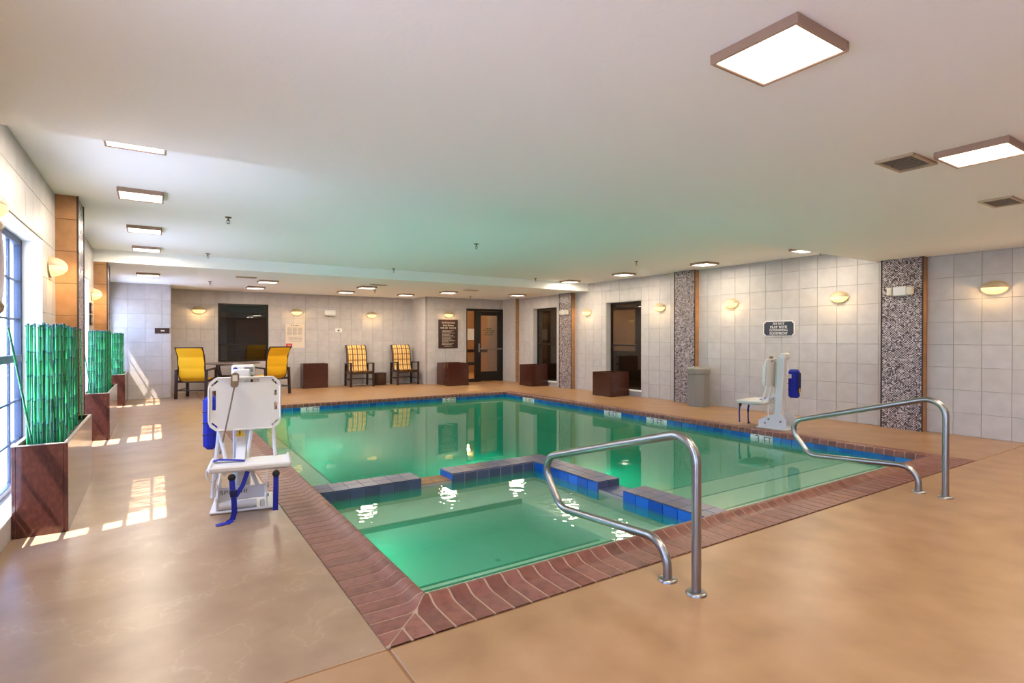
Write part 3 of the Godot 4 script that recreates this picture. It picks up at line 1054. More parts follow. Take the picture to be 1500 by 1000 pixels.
func build_pool() -> void:
	# ---- brick coping: four runs, local x along the run, local -z towards the water
	var co := thing("pool_coping", "red brick coping with raised lip around the pool edge", "coping")
	var runs := [
		[Vector3(PX0, 0, PZ0 + 0.325), 0.0, PX1 - PX0],
		[Vector3(PX1 + 0.325, 0, PZ0), PI / 2, PZ0 - PZ1],
		[Vector3(PX1, 0, PZ1 - 0.325), PI, PX1 - PX0],
		[Vector3(PX0 - 0.325, 0, PZ1), -PI / 2, PZ0 - PZ1]]
	var prof := coping_profile(0.0)
	var fine := PackedVector2Array([prof[0]])
	for k in 10:
		fine.append(Vector2(0.02 * k, prof[1].y))
	fine.append_array(prof.slice(2))
	var bed := coping_profile(0.0025)
	var kk := 0
	for r in runs:
		var L: float = r[2]
		var n := int(round(L / 0.105))
		var w := L / n
		var m := part("mortar", coping_piece(bed, -0.325, L + 0.325, 0.0, L), M.mortar, co, r[0])
		m.rotation.y = r[1]
		var full := coping_piece(prof, 0.0058, w - 0.0058, -9.0, 99.0)
		for i in range(-3, n + 3):
			var mesh: ArrayMesh = full
			var at := Vector3(i * w, 0, 0)
			if i < 0:
				mesh = coping_piece(cut_profile(fine, 0.325 + (i + 1) * w - 0.0058 - 0.006), i * w + 0.0058, (i + 1) * w - 0.0058, 0.006, 99.0)
				at = Vector3.ZERO
			elif i >= n:
				mesh = coping_piece(cut_profile(fine, 0.325 - (i * w + 0.0058 - L) - 0.006), i * w + 0.0058, (i + 1) * w - 0.0058, -9.0, L - 0.006)
				at = Vector3.ZERO
			var o := part("brick", mesh, M.brick[(kk * 5 + (kk / 3) * 2) % 4], co, r[0] + at.rotated(Vector3.UP, r[1]))
			o.rotation.y = r[1]
			kk += 1
	# ---- basin
	var ba := thing("pool_basin", "pale plaster pool basin with ledge, steps and spa bench under green water", "pool")
	var bot := -1.15
	var st := S()
	bx(st, Vector3(PX0 - 0.16, -0.62, (PZ0 + PZ1) * 0.5), Vector3(0.32, 1.16, PZ0 - PZ1 + 0.62))
	bx(st, Vector3(PX1 + 0.16, -0.62, (PZ0 + PZ1) * 0.5), Vector3(0.32, 1.16, PZ0 - PZ1 + 0.62))
	bx(st, Vector3((PX0 + PX1) * 0.5, -0.62, PZ0 + 0.16), Vector3(PX1 - PX0, 1.16, 0.32))
	bx(st, Vector3((PX0 + PX1) * 0.5, -0.62, PZ1 - 0.16), Vector3(PX1 - PX0, 1.16, 0.32))
	part("side_wall", fin(st), M.plaster, ba)
	# sloping bottom: shallow towards the steps
	var fb := S()
	fb.set_smooth_group(-1)
	var cen := Vector3(4, -3, -7)
	var ya := -0.55
	var yb := -0.95
	cq(fb, Vector3(PX0, ya, -4.3), Vector3(PX1, ya, -4.3), Vector3(PX1, yb, -9.0), Vector3(PX0, yb, -9.0), cen)
	cq(fb, Vector3(PX0, yb, -9.0), Vector3(PX1, yb, -9.0), Vector3(PX1, yb - 0.05, PZ1), Vector3(PX0, yb - 0.05, PZ1), cen)
	cq(fb, Vector3(PX0, ya, PZ0), Vector3(PX1, ya, PZ0), Vector3(PX1, ya, -4.3), Vector3(PX0, ya, -4.3), cen)
	part("bottom", fin(fb), M.plaster, ba)
	part("ledge", span(Vector3(PX0, -1.0, -5.0), Vector3(1.54, -0.20, PZ1)), M.plaster, ba)
	part("ledge_line", span(Vector3(1.525, -0.225, -5.0), Vector3(1.548, -0.198, PZ1)), M.step_line, ba)
	var steps := [[-2.90, -0.125], [-3.37, -0.185], [-3.85, -0.245]]
	for s in steps:
		part("step", span(Vector3(3.60, -1.0, PZ0), Vector3(PX1, s[1], s[0])), M.plaster, ba)
		part("step_line", span(Vector3(3.60, s[1] - 0.02, s[0] - 0.001), Vector3(PX1, s[1] + 0.001, s[0] + 0.026)), M.step_line, ba)
	# spa side
	part("spa_bench", spans([[Vector3(PX0, -1.0, -4.78), Vector3(3.40, -0.20, -4.27)], [Vector3(2.87, -1.0, -4.3), Vector3(3.40, -0.205, PZ0)]], 0.01), M.plaster, ba)
	part("bench_line", span(Vector3(PX0, -0.235, -4.282), Vector3(2.87, -0.198, -4.25)), M.step_line, ba)
	part("spa_step", span(Vector3(PX0, -1.0, PZ0), Vector3(3.38, -0.135, -2.90)), M.plaster, ba)
	part("step_line", span(Vector3(PX0, -0.155, -2.902), Vector3(2.95, -0.134, -2.880)), M.step_line, ba)
	part("spa_step", span(Vector3(PX0, -1.0, PZ0), Vector3(2.87, -0.22, -3.13)), M.plaster, ba)
	part("step_line", span(Vector3(PX0, -0.25, -3.134), Vector3(2.82, -0.218, -3.112)), M.step_line, ba)
	part("spa_bottom", span(Vector3(PX0, -1.0, -4.3), Vector3(3.0, -0.46, PZ0)), M.plaster, ba)
	var dr := S()
	lathe(dr, [Vector2(0.0, 0.016), Vector2(0.09, 0.014), Vector2(0.105, 0.0)].map(func(v): return v), Vector3(2.36, -0.46, -4.02), 20)
	part("drain_cover", fin(dr), M.plaster, ba)
	part("drain_plug", box(Vector3(2.28, -0.455, -3.72), Vector3(0.04, 0.012, 0.04), 0.004), M.grey, ba)
	# ---- waterline tiles (0.15 m) on the four sides
	var band := [[Vector3(PX0, 0, PZ1 + 0.004), Vector3.RIGHT, Vector3(0, 0, 1), PX1 - PX0], [Vector3(PX1 - 0.004, 0, PZ0), Vector3(0, 0, -1), Vector3.LEFT, PZ0 - PZ1],
		[Vector3(PX0 + 0.004, 0, PZ0), Vector3(0, 0, -1), Vector3.RIGHT, PZ0 - PZ1], [Vector3(PX0, 0, PZ0 - 0.004), Vector3.RIGHT, Vector3(0, 0, -1), PX1 - PX0]]
	# depth markers: [band, distance along, figure]
	var marks := [[0, 1.41, "5"], [0, 4.41, "5"], [1, 1.92, "3"], [1, 3.84, "3"], [1, 4.90, "4"], [1, 7.60, "5"]]
	for bi in 4:
		var b: Array = band[bi]
		var n := int(b[3] / 0.15)
		var w: float = b[3] / n
		for i in n:
			var mid: float = (i + 0.5) * w
			var skip := false
			for m in marks:
				if m[0] == bi and absf(mid - m[1]) < 0.16:
					skip = true
			if skip:
				continue
			var o := part("waterline_tile", plate(snappedf(w - 0.004, 0.001), 0.148, 0.008), M.pool_tile[(i * 3 + i / 5) % 4], ba, b[0] + b[1] * mid + Vector3(0, -0.107, 0))
			o.rotation.y = atan2(b[2].x, b[2].z)
	var mk := 0
	for m in marks:
		var b: Array = band[m[0]]
		var at: Vector3 = b[0] + b[1] * m[1] + Vector3(0, -0.107, 0)
		var turn := atan2(b[2].x, b[2].z)
		var where: String = ["under the far coping facing the spa", "under the far coping below the door", "under the side-on pool lift", "in front of the trash bin", "in front of the inner window", "near the far pool corner"][mk]
		var d := thing("depth_marker", "white depth marker reading %s FT %s" % [m[2], where], "depth marker", at, turn)
		part("tile", box(Vector3(-0.075, 0, 0.001), Vector3(0.146, 0.148, 0.009), 0.001), M.marker, d)
		part("tile", box(Vector3(0.075, 0, 0.001), Vector3(0.146, 0.148, 0.009), 0.001), M.marker, d)
		text(m[2], 0.10, M.ink, d, Vector3(-0.075, 0.012, 0.0062))
		text("FT", 0.085, M.ink, d, Vector3(0.072, 0.012, 0.0062))
		mk += 1
	# ---- low tiled walls between pool and spa
	spa_wall("low tiled spa wall running out from the brick coping beside the pool lift", 1.145, 2.08, -5.03, -4.76, false)
	spa_wall("L-shaped low tiled wall at the corner of the spa", 2.40, 3.64, -5.03, -4.76, true)
	spa_wall("low tiled spa wall meeting the coping beside the steel handrail", 3.37, 3.64, -3.44, -2.556, false)
	var sp := thing("spillway", "low brown tiled spillway between the first two spa wall pieces", "spillway")
	part("sill", span(Vector3(2.07, -0.9, -5.02), Vector3(2.41, -0.07, -4.77)), M.grout, sp)
	for i in 2:
		for j in 2:
			part("tile", plate(0.155, 0.115, 0.008), M.tile_tan[(i + j) % 3], sp, Vector3(2.16 + i * 0.16, -0.066, -4.955 + j * 0.12)).rotation.x = PI / 2
	var sp2 := thing("spillway", "dark tiled spillway gap in the spa wall behind the steel handrail", "spillway")
	part("sill", span(Vector3(3.38, -0.9, -3.78), Vector3(3.63, -0.07, -3.43)), M.grout, sp2)
	for i in 2:
		for j in 2:
			part("tile", plate(0.115, 0.155, 0.008), M.spa_tile[(i + j) % 4], sp2, Vector3(3.445 + i * 0.12, -0.066, -3.685 + j * 0.16)).rotation.x = PI / 2
	# ---- water
	var ws := S()
	ws.set_smooth_group(-1)
	for q in [[PX0 + 0.006, 3.64, PZ1 + 0.006, -5.03], [3.64, PX1 - 0.006, PZ1 + 0.006, PZ0 - 0.006]]:
		cq(ws, Vector3(q[0], WATER, q[2]), Vector3(q[1], WATER, q[2]), Vector3(q[1], WATER, q[3]), Vector3(q[0], WATER, q[3]), Vector3(3, -50, -6))
	var w1 := top("pool_water", fin(ws), M.water)
	tag(w1, "calm green water surface filling the large swimming pool", "water")
	w1.set_meta("kind", "stuff")
	var w2s := S()
	w2s.set_smooth_group(-1)
	cq(w2s, Vector3(PX0 + 0.006, WATER, -4.762), Vector3(3.37, WATER, -4.762), Vector3(3.37, WATER, PZ0 - 0.006), Vector3(PX0 + 0.006, WATER, PZ0 - 0.006), Vector3(3, -50, -6))
	var w2 := top("spa_water", fin(w2s), M.spa_water)
	tag(w2, "rippled pale green water in the square spa corner", "water")
	w2.set_meta("kind", "stuff")
	var fog := FogVolume.new()
	fog.name = "pool_water_body"
	fog.shape = RenderingServer.FOG_VOLUME_SHAPE_BOX
	fog.size = Vector3(PX1 - PX0, 1.2, PZ0 - PZ1)
	fog.position = Vector3((PX0 + PX1) * 0.5, WATER - 0.602, (PZ0 + PZ1) * 0.5)
	var fm := FogMaterial.new()
	fm.density = 1.3
	fm.albedo = Color(0.24, 1.0, 0.78)
	fog.material = fm
	fog.set_meta("kind", "stuff")
	tag(fog, "clear green tinted water inside the pool basin", "water")
	add_child(fog)
	# ---- underwater lights set in the side nearest the windows
	pool_light("round underwater light in the ledge face behind the spa", Vector3(1.545, -0.60, -7.7), PI / 2, POOL_LIGHT)
	pool_light("round underwater light in the ledge face towards the far deck", Vector3(1.545, -0.70, -9.9), PI / 2, POOL_LIGHT)
	pool_light("round underwater light in the pool side of the spa divider", Vector3(3.05, -0.40, -5.04), PI, POOL_LIGHT)
	pool_light("round underwater light in the spa divider facing the steps", Vector3(3.652, -0.40, -4.35), PI / 2, POOL_LIGHT * 0.6)
	pool_light("round underwater light in the side of the spa", Vector3(PX0 + 0.012, -0.34, -3.7), PI / 2, POOL_LIGHT * 0.15)

const POOL_LIGHT := 2.5

func pool_light(label: String, at: Vector3, turn: float, energy: float) -> void:
	var o := thing("underwater_light", label, "pool light", at, turn, "underwater pool lights")
	var st := S()
	lathe(st, [Vector2(0.085, 0.012), Vector2(0.10, 0.010), Vector2(0.104, 0.0)], Vector3.ZERO, 24, Basis(Vector3.RIGHT, PI / 2))
	part("ring", fin(st), M.steel, o)
	var ls := S()
	lathe(ls, [Vector2(0.0, 0.010), Vector2(0.086, 0.008)], Vector3.ZERO, 24, Basis(Vector3.RIGHT, PI / 2))
	part("light_lens", fin(ls), M.pool_glow, o)
	var l := AreaLight3D.new()
	l.name = "lens_light"
	l.area_size = Vector2(0.15, 0.15)
	l.light_color = Color(0.72, 1.0, 0.95)
	l.light_energy = energy
	l.area_range = 25.0
	l.area_attenuation = 2.0
	l.shadow_enabled = true
	l.rotation.y = PI
	l.position.z = 0.02
	o.add_child(l)

func spa_wall(label: String, x0: float, x1: float, z0: float, z1: float, ell: bool) -> void:
	var o := thing("spa_divider", label, "low wall")
	var blocks := [[x0, x1, z0, z1]]
	if ell:
		blocks.append([3.37, 3.64, z1, -3.76])
	for b in blocks:
		part("core", span(Vector3(b[0] + 0.008, -0.95, b[2] + 0.008), Vector3(b[1] - 0.008, -0.008, b[3] - (0.008 if b[3] != -4.76 or not ell else 0.0))), M.grout, o)
		var nx := maxi(1, int(round((b[1] - b[0]) / 0.14)))
		var nz := maxi(1, int(round((b[3] - b[2]) / 0.14)))
		var wx: float = (b[1] - b[0]) / nx
		var wz: float = (b[3] - b[2]) / nz
		for i in nx:
			for j in nz:
				part("top_tile", plate(snappedf(wx - 0.004, 0.001), snappedf(wz - 0.004, 0.001), 0.010), M.spa_tile[(i * 3 + j * 2 + i / 3) % 4], o, Vector3(b[0] + (i + 0.5) * wx, -0.004, b[2] + (j + 0.5) * wz)).rotation.x = PI / 2
		for i in nx:
			for s in 2:
				var z: float = b[3] - 0.004 if s == 0 else b[2] + 0.004
				part("face_tile", plate(snappedf(wx - 0.004, 0.001), 0.15, 0.010), M.spa_tile[(i * 2 + s) % 4] if s == 0 else M.pool_tile[i % 4], o, Vector3(b[0] + (i + 0.5) * wx, -0.085, z))
		for j in nz:
			for s in 2:
				var x: float = b[0] + 0.004 if s == 0 else b[1] - 0.004
				part("face_tile", plate(snappedf(wz - 0.004, 0.001), 0.15, 0.010), M.spa_tile_blue[j % 3] if s == 0 else M.spa_tile[j % 4], o, Vector3(x, -0.085, b[2] + (j + 0.5) * wz)).rotation.y = PI / 2

# ---------------------------------------------------------------- lamps
func build_lamps() -> void:
	var proto := ceiling_light()
	var first := true
	var sets := [
		["square ceiling lights over the near deck", HN, [[2.06, -1.25, "large square ceiling light standing alone in front of the raised ceiling edge"], [4.2, -1.25, "square ceiling light touching an air vent over the near deck"], [-0.1, -1.25, "square ceiling light over the near deck by the windows"], [6.35, -1.25, "square ceiling light over the near deck past the second air vent"], [8.4, -1.25, "square ceiling light over the near deck in the bare tiled corner"], [0.9, 1.2, "square ceiling light behind the camera by the windows"], [4.2, 1.2, "square ceiling light behind the camera in mid room"], [7.4, 1.2, "square ceiling light behind the camera by the tiled wall"]]],
		["square ceiling lights along the window wall", HM, [[-0.11, -4.53, "square ceiling light half hidden by the near ceiling edge on the window side"], [-0.11, -6.24, "square ceiling light level with the first tan column, window side"], [-0.11, -8.2, "square ceiling light midway between the tan columns, window side"], [-0.11, -9.97, "square ceiling light close before the ceiling beam, window side"]]],
		["square ceiling lights along the column wall", HM, [[8.3, -4.57, "square ceiling light half hidden by the near ceiling edge, column side"], [8.35, -6.46, "square ceiling light beside the mosaic column with the trash bin"], [8.28, -8.43, "square ceiling light between the inner window and its mosaic column"], [8.26, -10.2, "square ceiling light shining on the ceiling beam, column side"]]],
		["square ceiling lights over the far deck", HF, [[-0.11, -12.0, "square ceiling light in front of the short white wall"], [1.93, -12.15, "square ceiling light just behind the beam over the round table side"], [4.04, -12.3, "square ceiling light just behind the beam before the striped chairs"], [6.2, -12.5, "square ceiling light above the planter cube by the brown sign"], [8.15, -12.3, "square ceiling light in front of the glass door corner"], [1.92, -13.75, "square ceiling light close above the dark far window"], [4.0, -13.8, "square ceiling light above the white ventilator box"], [5.6, -13.85, "square ceiling light above the second striped chair"]]]]
	for s in sets:
		for p in s[2]:
			var at := Vector3(p[0], s[1], p[1])
			var o: Node3D = proto
			if first:
				proto.position = at
			else:
				o = copy_of(proto, "ceiling_light", at, 0.0)
			first = false
			o.set_meta("label", p[2])
			o.set_meta("group", s[0])
	var sp := sconce()
	first = true
	var list := [
		[Vector3(XR - 0.008, 1.96, -2.56), -PI / 2, "half-dome wall sconce on the bare tiles past the widest mosaic column"],
		[Vector3(XR - 0.008, 1.96, -4.48), -PI / 2, "half-dome wall sconce between the lifesaving sign and a mosaic column"],
		[Vector3(XR - 0.008, 1.96, -6.42), -PI / 2, "half-dome wall sconce above the grey bin beside a mosaic column"],
		[Vector3(XR - 0.008, 1.97, -8.16), -PI / 2, "half-dome wall sconce between inner window and mosaic column"],
		[Vector3(XR - 0.008, 1.96, -10.53), -PI / 2, "half-dome wall sconce next to the mosaic column by the ceiling beam"],
		[Vector3(0.88, 1.99, ZB + 0.008), 0.0, "half-dome wall sconce above the yellow patio chair left of dark window"],
		[Vector3(3.13, 2.0, ZB + 0.008), 0.0, "half-dome wall sconce above the white notice poster"],
		[Vector3(5.16, 1.97, ZB + 0.008), 0.0, "half-dome wall sconce above the two striped patio chairs"],
		[Vector3(7.12, 1.99, ZD + 0.008), 0.0, "half-dome wall sconce above the brown pool rules sign"],
		[Vector3(XL + 0.008, 1.95, -6.38), PI / 2, "half-dome wall sconce between the first window and tan column side"],
		[Vector3(XL + 0.008, 1.96, -10.2), PI / 2, "half-dome wall sconce above two small plaques on the window wall"],
		[Vector3(XL + 0.008, 2.02, -3.98), PI / 2, "half-dome wall sconce above the round ring buoy"]]
	for s in list:
		var o: Node3D = sp
		if not first:
			o = copy_of(sp, "wall_sconce", s[0], s[1])
		first = false
		o.position = s[0]
		o.rotation.y = s[1]
		o.set_meta("label", s[2])
		o.set_meta("group", "half-dome wall sconces")

# ---------------------------------------------------------------- handrails
func build_rails() -> void:
	var r := thing("handrail", "stainless steel pool handrail standing at the spa edge", "handrail", Vector3(2.32, 0, 0), 0.0, "stainless pool handrails")
	var pts := [Vector3(0, 0.0, -1.84), Vector3(0, 0.80, -1.84), Vector3(0, 0.47, -3.25), Vector3(0, 0.17, -2.98), Vector3(0, 0.205, -2.06), Vector3(0, 0.0, -2.04)]
	pts = [Vector3(0, 0.0, -1.84), Vector3(0, 0.835, -1.84), Vector3(0, 0.45, -3.20), Vector3(0, 0.15, -2.96), Vector3(0, 0.215, -2.03), Vector3(0, 0.0, -2.03)]
	var st := S()
	tube(st, rounded(pts, [0.13, 0.11, 0.13, 0.14], 10), 0.0245, 16, false)
	part("rail_tube", fin(st), M.steel, r)
	for z in [-1.84, -2.03]:
		var f := S()
		lathe(f, [Vector2(0.026, 0.016), Vector2(0.045, 0.016), Vector2(0.052, 0.008), Vector2(0.053, 0.0)], Vector3(0, 0, z), 24)
		part("escutcheon", fin(f), M.steel, r)
	copy_of(r, "handrail", Vector3(5.44, 0, 0), 0.0, "stainless steel pool handrail standing above the pool entry steps")

# ---------------------------------------------------------------- pool lift
func pool_lift(label: String, at: Vector3, turn: float) -> void:
	var o := thing("pool_lift", label, "pool lift", at, turn, "white pool lifts")
	# base plate with folded side brackets
	part("base_plate", box(Vector3(0, 0.008, -0.10), Vector3(0.43, 0.016, 0.44), 0.004), M.white_metal, o)
	for s in [-1, 1]:
		var st := S()
		prism(st, PackedVector2Array([Vector2(-0.20, 0), Vector2(0.20, 0), Vector2(0.20, 0.09), Vector2(0.06, 0.17), Vector2(-0.10, 0.22), Vector2(-0.20, 0.12)]), 0.012, Transform3D(Basis(Vector3.UP, -PI / 2), Vector3(s * 0.17, 0.016, -0.10)))
		part("side_bracket", fin(st), M.white_metal, o)
		for q in [[0.05, 0.12], [0.10, 0.06], [-0.12, 0.10]]:
			var k := S()
			lathe(k, [Vector2(0.014, 0.0), Vector2(0.014, 0.008), Vector2(0.0, 0.010)], Vector3(s * 0.176, 0.016 + q[1], q[0] - 0.10), 10, Basis(Vector3(0, 0, 1), -s * PI / 2))
			part("bolt", fin(k), M.grey, o)
	var fp := part("front_panel", box(Vector3(-0.01, 0.115, 0.0), Vector3(0.33, 0.10, 0.012), 0.003), M.white_metal, o)
	var lg := text("SPLASH!", 0.03, M.ink, fp, Vector3(-0.06, 0.125, 0.0075))
	lg.scale.x = 1.25
	var rl := S()
	tube(rl, [Vector3(-0.16, 0.047, 0.08), Vector3(0.10, 0.047, 0.08)], 0.03, 14)
	part("roller", fin(rl), M.white_plastic, o)
	var kb := S()
	lathe(kb, [Vector2(0.018, 0.0), Vector2(0.018, 0.035), Vector2(0.012, 0.05), Vector2(0.0, 0.052)], Vector3(0.14, 0.016, 0.07), 12)
	part("foot_knob", fin(kb), M.white_plastic, o)
	# mast, leaning back a little
	var lean := Basis(Vector3.RIGHT, -0.05)
	var ms := S()
	bx(ms, Vector3(-0.01, 0.55, -0.14), Vector3(0.125, 1.02, 0.10), 0.01, lean)
	part("mast", fin(ms), M.white_metal, o)
	var rail := S()
	bx(rail, Vector3(-0.01, 0.56, -0.075), Vector3(0.06, 0.9, 0.03), 0.006, lean)
	part("mast_rail", fin(rail), M.off_white, o)
	var lab := S()
	prism(lab, PackedVector2Array([Vector2(-0.035, -0.03), Vector2(0.035, -0.03), Vector2(0, 0.033)]), 0.002, Transform3D(Basis(), Vector3(-0.02, 0.57, -0.056)))
	var lb := part("warning_triangle", fin(lab), M.yellow_label, o)
	part("mark", spans([[Vector3(-0.024, 0.556, -0.0552), Vector3(-0.016, 0.583, -0.0545)], [Vector3(-0.024, 0.546, -0.0552), Vector3(-0.016, 0.552, -0.0545)]]), M.ink, lb)
	# control box on top of the mast
	var cb := S()
	bx(cb, Vector3(0.0, 1.05, -0.20), Vector3(0.17, 0.085, 0.08), 0.014)
	var c := part("control_box", fin(cb), M.white_plastic, o)
	part("display", box(Vector3(0.04, 1.055, -0.159), Vector3(0.065, 0.04, 0.003), 0.001), M.grey, c)
	var em := S()
	lathe(em, [Vector2(0.018, 0.0), Vector2(0.018, 0.003), Vector2(0.0, 0.003)], Vector3(-0.055, 1.055, -0.16), 14, Basis(Vector3.RIGHT, PI / 2))
	part("badge", fin(em), M.blue_cloth, c)
	# battery in a blue cover
	var bc := S()
	bx(bc, Vector3(-0.235, 0.64, -0.23), Vector3(0.10, 0.42, 0.15), 0.03)
	var bt := part("battery_cover", fin(bc), M.blue_cloth, o)
	for k in 3:
		part("seam", box(Vector3(-0.235, 0.55 + k * 0.09, -0.23), Vector3(0.104, 0.006, 0.154), 0.002), M.blue_dark, bt)
	part("flap", box(Vector3(-0.235, 0.66, -0.308), Vector3(0.09, 0.28, 0.006), 0.002), M.blue_dark, bt)
	part("label_patch", box(Vector3(-0.235, 0.54, -0.313), Vector3(0.04, 0.07, 0.003), 0.001), M.yellow_label, bt)
	var arm := S()
	bar(arm, Vector3(-0.06, 0.75, -0.17), Vector3(-0.2, 0.75, -0.2), 0.04, 0.06)
	part("battery_bracket", fin(arm), M.white_metal, o)
	# lifting arms and seat tubes (the seat hangs a little to the right of the mast)
	for s in [-1, 1]:
		var t := S()
		tube(t, rounded([Vector3(0.03 + s * 0.19, 0.97, -0.055), Vector3(0.03 + s * 0.19, 0.58, -0.035), Vector3(0.065 + s * 0.17, 0.345, 0.03), Vector3(0.065 + s * 0.17, 0.335, 0.30)], [0.05, 0.05], 6), 0.014, 10)
		part("seat_tube", fin(t), M.white_metal, o)
	var ct2 := S()
	tube(ct2, [Vector3(0.065, 0.62, -0.04), Vector3(0.03, 0.33, 0.03)], 0.014, 10)
	tube(ct2, [Vector3(-0.16, 0.64, -0.05), Vector3(-0.205, 0.10, 0.02)], 0.014, 10)
	part("support_rod", fin(ct2), M.white_metal, o)
	var ar := S()
	bar(ar, Vector3(-0.01, 0.36, 0.10), Vector3(-0.01, 0.50, -0.10), 0.07, 0.05, 0.006)
	bar(ar, Vector3(0.13, 0.08, -0.02), Vector3(0.02, 0.40, 0.02), 0.02, 0.03, 0.004)
	part("lift_arm", fin(ar), M.white_metal, o)
	var lp := S()
	var ring := []
	for k in 15:
		ring.append(Vector3(-0.2 + cos(TAU * k / 14) * 0.035, 0.30 + sin(TAU * k / 14) * 0.06, 0.10))
	tube(lp, ring, 0.006, 6, false)
	part("cable_loop", fin(lp), M.white_plastic, o)
	# seat
	var se := S()
	bx(se, Vector3(0.065, 0.365, 0.165), Vector3(0.54, 0.035, 0.36), 0.014)
	var seat := part("seat", fin(se), M.white_plastic, o)
	var rim := S()
	for s in [-1, 1]:
		bx(rim, Vector3(0.065 + s * 0.262, 0.38, 0.165), Vector3(0.03, 0.035, 0.37), 0.012)
	bx(rim, Vector3(0.065, 0.375, 0.347), Vector3(0.54, 0.04, 0.022), 0.01)
	part("seat_rim", fin(rim), M.white_plastic, seat)
	for x in [-0.055, 0.235]:
		var kn := S()
		lathe(kn, [Vector2(0.0, 0.0), Vector2(0.024, 0.002), Vector2(0.026, 0.018), Vector2(0.018, 0.028), Vector2(0.0, 0.030)], Vector3(x, 0.315, 0.335), 14, Basis(Vector3.RIGHT, PI / 2))
		part("knob", fin(kn), M.black, seat)
	# backrest: board with cut slots
	var cs := CSGCombiner3D.new()
	cs.name = "backrest"
	var body := CSGPolygon3D.new()
	body.name = "board"
	var w := 0.255
	var hh := 0.205
	body.polygon = PackedVector2Array([Vector2(-w + 0.055, -hh), Vector2(w - 0.055, -hh), Vector2(w - 0.012, -hh + 0.035), Vector2(w, -hh + 0.07), Vector2(w, hh - 0.07), Vector2(w - 0.012, hh - 0.035), Vector2(w - 0.055, hh), Vector2(-w + 0.055, hh), Vector2(-w + 0.012, hh - 0.035), Vector2(-w, hh - 0.07), Vector2(-w, -hh + 0.07), Vector2(-w + 0.012, -hh + 0.035)])
	body.depth = 0.03
	body.material = M.white_plastic
	body.position.z = 0.015
	cs.add_child(body)
	for q in [[0.0, hh - 0.032, 0.20, 0.022, 0.0], [-w + 0.04, 0.03, 0.026, 0.15, 0.0], [w - 0.04, 0.075, 0.022, 0.04, 0.0], [w - 0.04, -0.03, 0.026, 0.06, 0.0],
			[-w + 0.045, hh - 0.045, 0.055, 0.014, 0.75], [w - 0.045, hh - 0.045, 0.055, 0.014, -0.75], [-w + 0.045, -hh + 0.045, 0.055, 0.014, -0.75], [w - 0.045, -hh + 0.045, 0.055, 0.014, 0.75], [0.02, -hh + 0.012, 0.04, 0.008, 0.0]]:
		var cut := CSGBox3D.new()
		cut.name = "slot"
		cut.operation = CSGShape3D.OPERATION_SUBTRACTION
		cut.size = Vector3(q[2], q[3], 0.1)
		cut.material = M.white_plastic
		cut.position = Vector3(q[0], q[1], 0)
		cut.rotation.z = q[4]
		cs.add_child(cut, true)
	o.add_child(cs, true)
	cs.position = Vector3(0.02, 0.80, -0.03)
	cs.rotation.x = -0.06
	var br: Node3D = cs
	var rimb := S()
	for s in [-1, 1]:
		bx(rimb, Vector3(s * (w - 0.006), 0, 0.004), Vector3(0.014, 2 * hh - 0.15, 0.044), 0.006)
		bx(rimb, Vector3(0, s * (hh - 0.006), 0.004), Vector3(2 * w - 0.12, 0.014, 0.044), 0.006)
	part("backrest_rim", fin(rimb), M.white_plastic, br)
	# handset on a cord, hung over the backrest
	var hs := S()
	prism(hs, rrect(0.055, 0.115, 0.024), 0.03, Transform3D(Basis(Vector3(0, 0, 1), -0.08), Vector3(-0.05, 0.985, 0.02)))
	var hand := part("handset", fin(hs), M.handset, o)
	part("keypad", box(Vector3(-0.048, 1.0, 0.036), Vector3(0.034, 0.045, 0.002), 0.0), M.off_white, hand)
	var cd := S()
	tube(cd, rounded([Vector3(-0.055, 0.93, 0.02), Vector3(-0.075, 0.82, 0.012), Vector3(-0.11, 0.64, 0.01), Vector3(-0.155, 0.42, -0.02)], [0.3, 0.3], 5), 0.0055, 8)
	part("cord", fin(cd), M.handset, o)
	# belts
	var s1 := S()
	ribbon(s1, [Vector3(-0.055, 0.325, 0.35), Vector3(-0.05, 0.25, 0.363), Vector3(-0.04, 0.16, 0.366), Vector3(-0.037, 0.07, 0.362), Vector3(-0.05, 0.02, 0.365), Vector3(-0.08, 0.006, 0.38), Vector3(-0.15, 0.003, 0.40)], Vector3.RIGHT, 0.036, 0.003)
	part("belt", fin(s1), M.blue_cloth, o)
	var s2 := S()
	ribbon(s2, [Vector3(0.235, 0.32, 0.35), Vector3(0.233, 0.20, 0.363), Vector3(0.230, 0.05, 0.36)], Vector3.RIGHT, 0.036, 0.003)
	part("belt", fin(s2), M.blue_cloth, o)
	var s3 := S()
	ribbon(s3, [Vector3(-0.20, 0.39, 0.10), Vector3(-0.15, 0.405, 0.13), Vector3(-0.07, 0.40, 0.14), Vector3(0.02, 0.388, 0.14)], Vector3(0, 0, 1), 0.05, 0.004)
	part("belt", fin(s3), M.blue_cloth, o)
	var s4 := S()
	ribbon(s4, [Vector3(-0.03, 0.18, 0.362), Vector3(0.015, 0.25, 0.34), Vector3(0.045, 0.34, 0.31)], Vector3.RIGHT, 0.03, 0.003)
	part("belt", fin(s4), M.blue_cloth, o)
	var bk := S()
	bx(bk, Vector3(-0.043, 0.205, 0.368), Vector3(0.045, 0.05, 0.014), 0.004)
	part("buckle", fin(bk), M.blue_dark, o)

func build_lifts() -> void:
	pool_lift("white pool lift seat seen face on, on the deck beside the brick coping", Vector3(0.56, 0.004, -4.69), -0.16)
	pool_lift("white pool lift seen side on, on the deck in front of the tiled wall", Vector3(7.62, 0, -4.72), PI + 0.12)

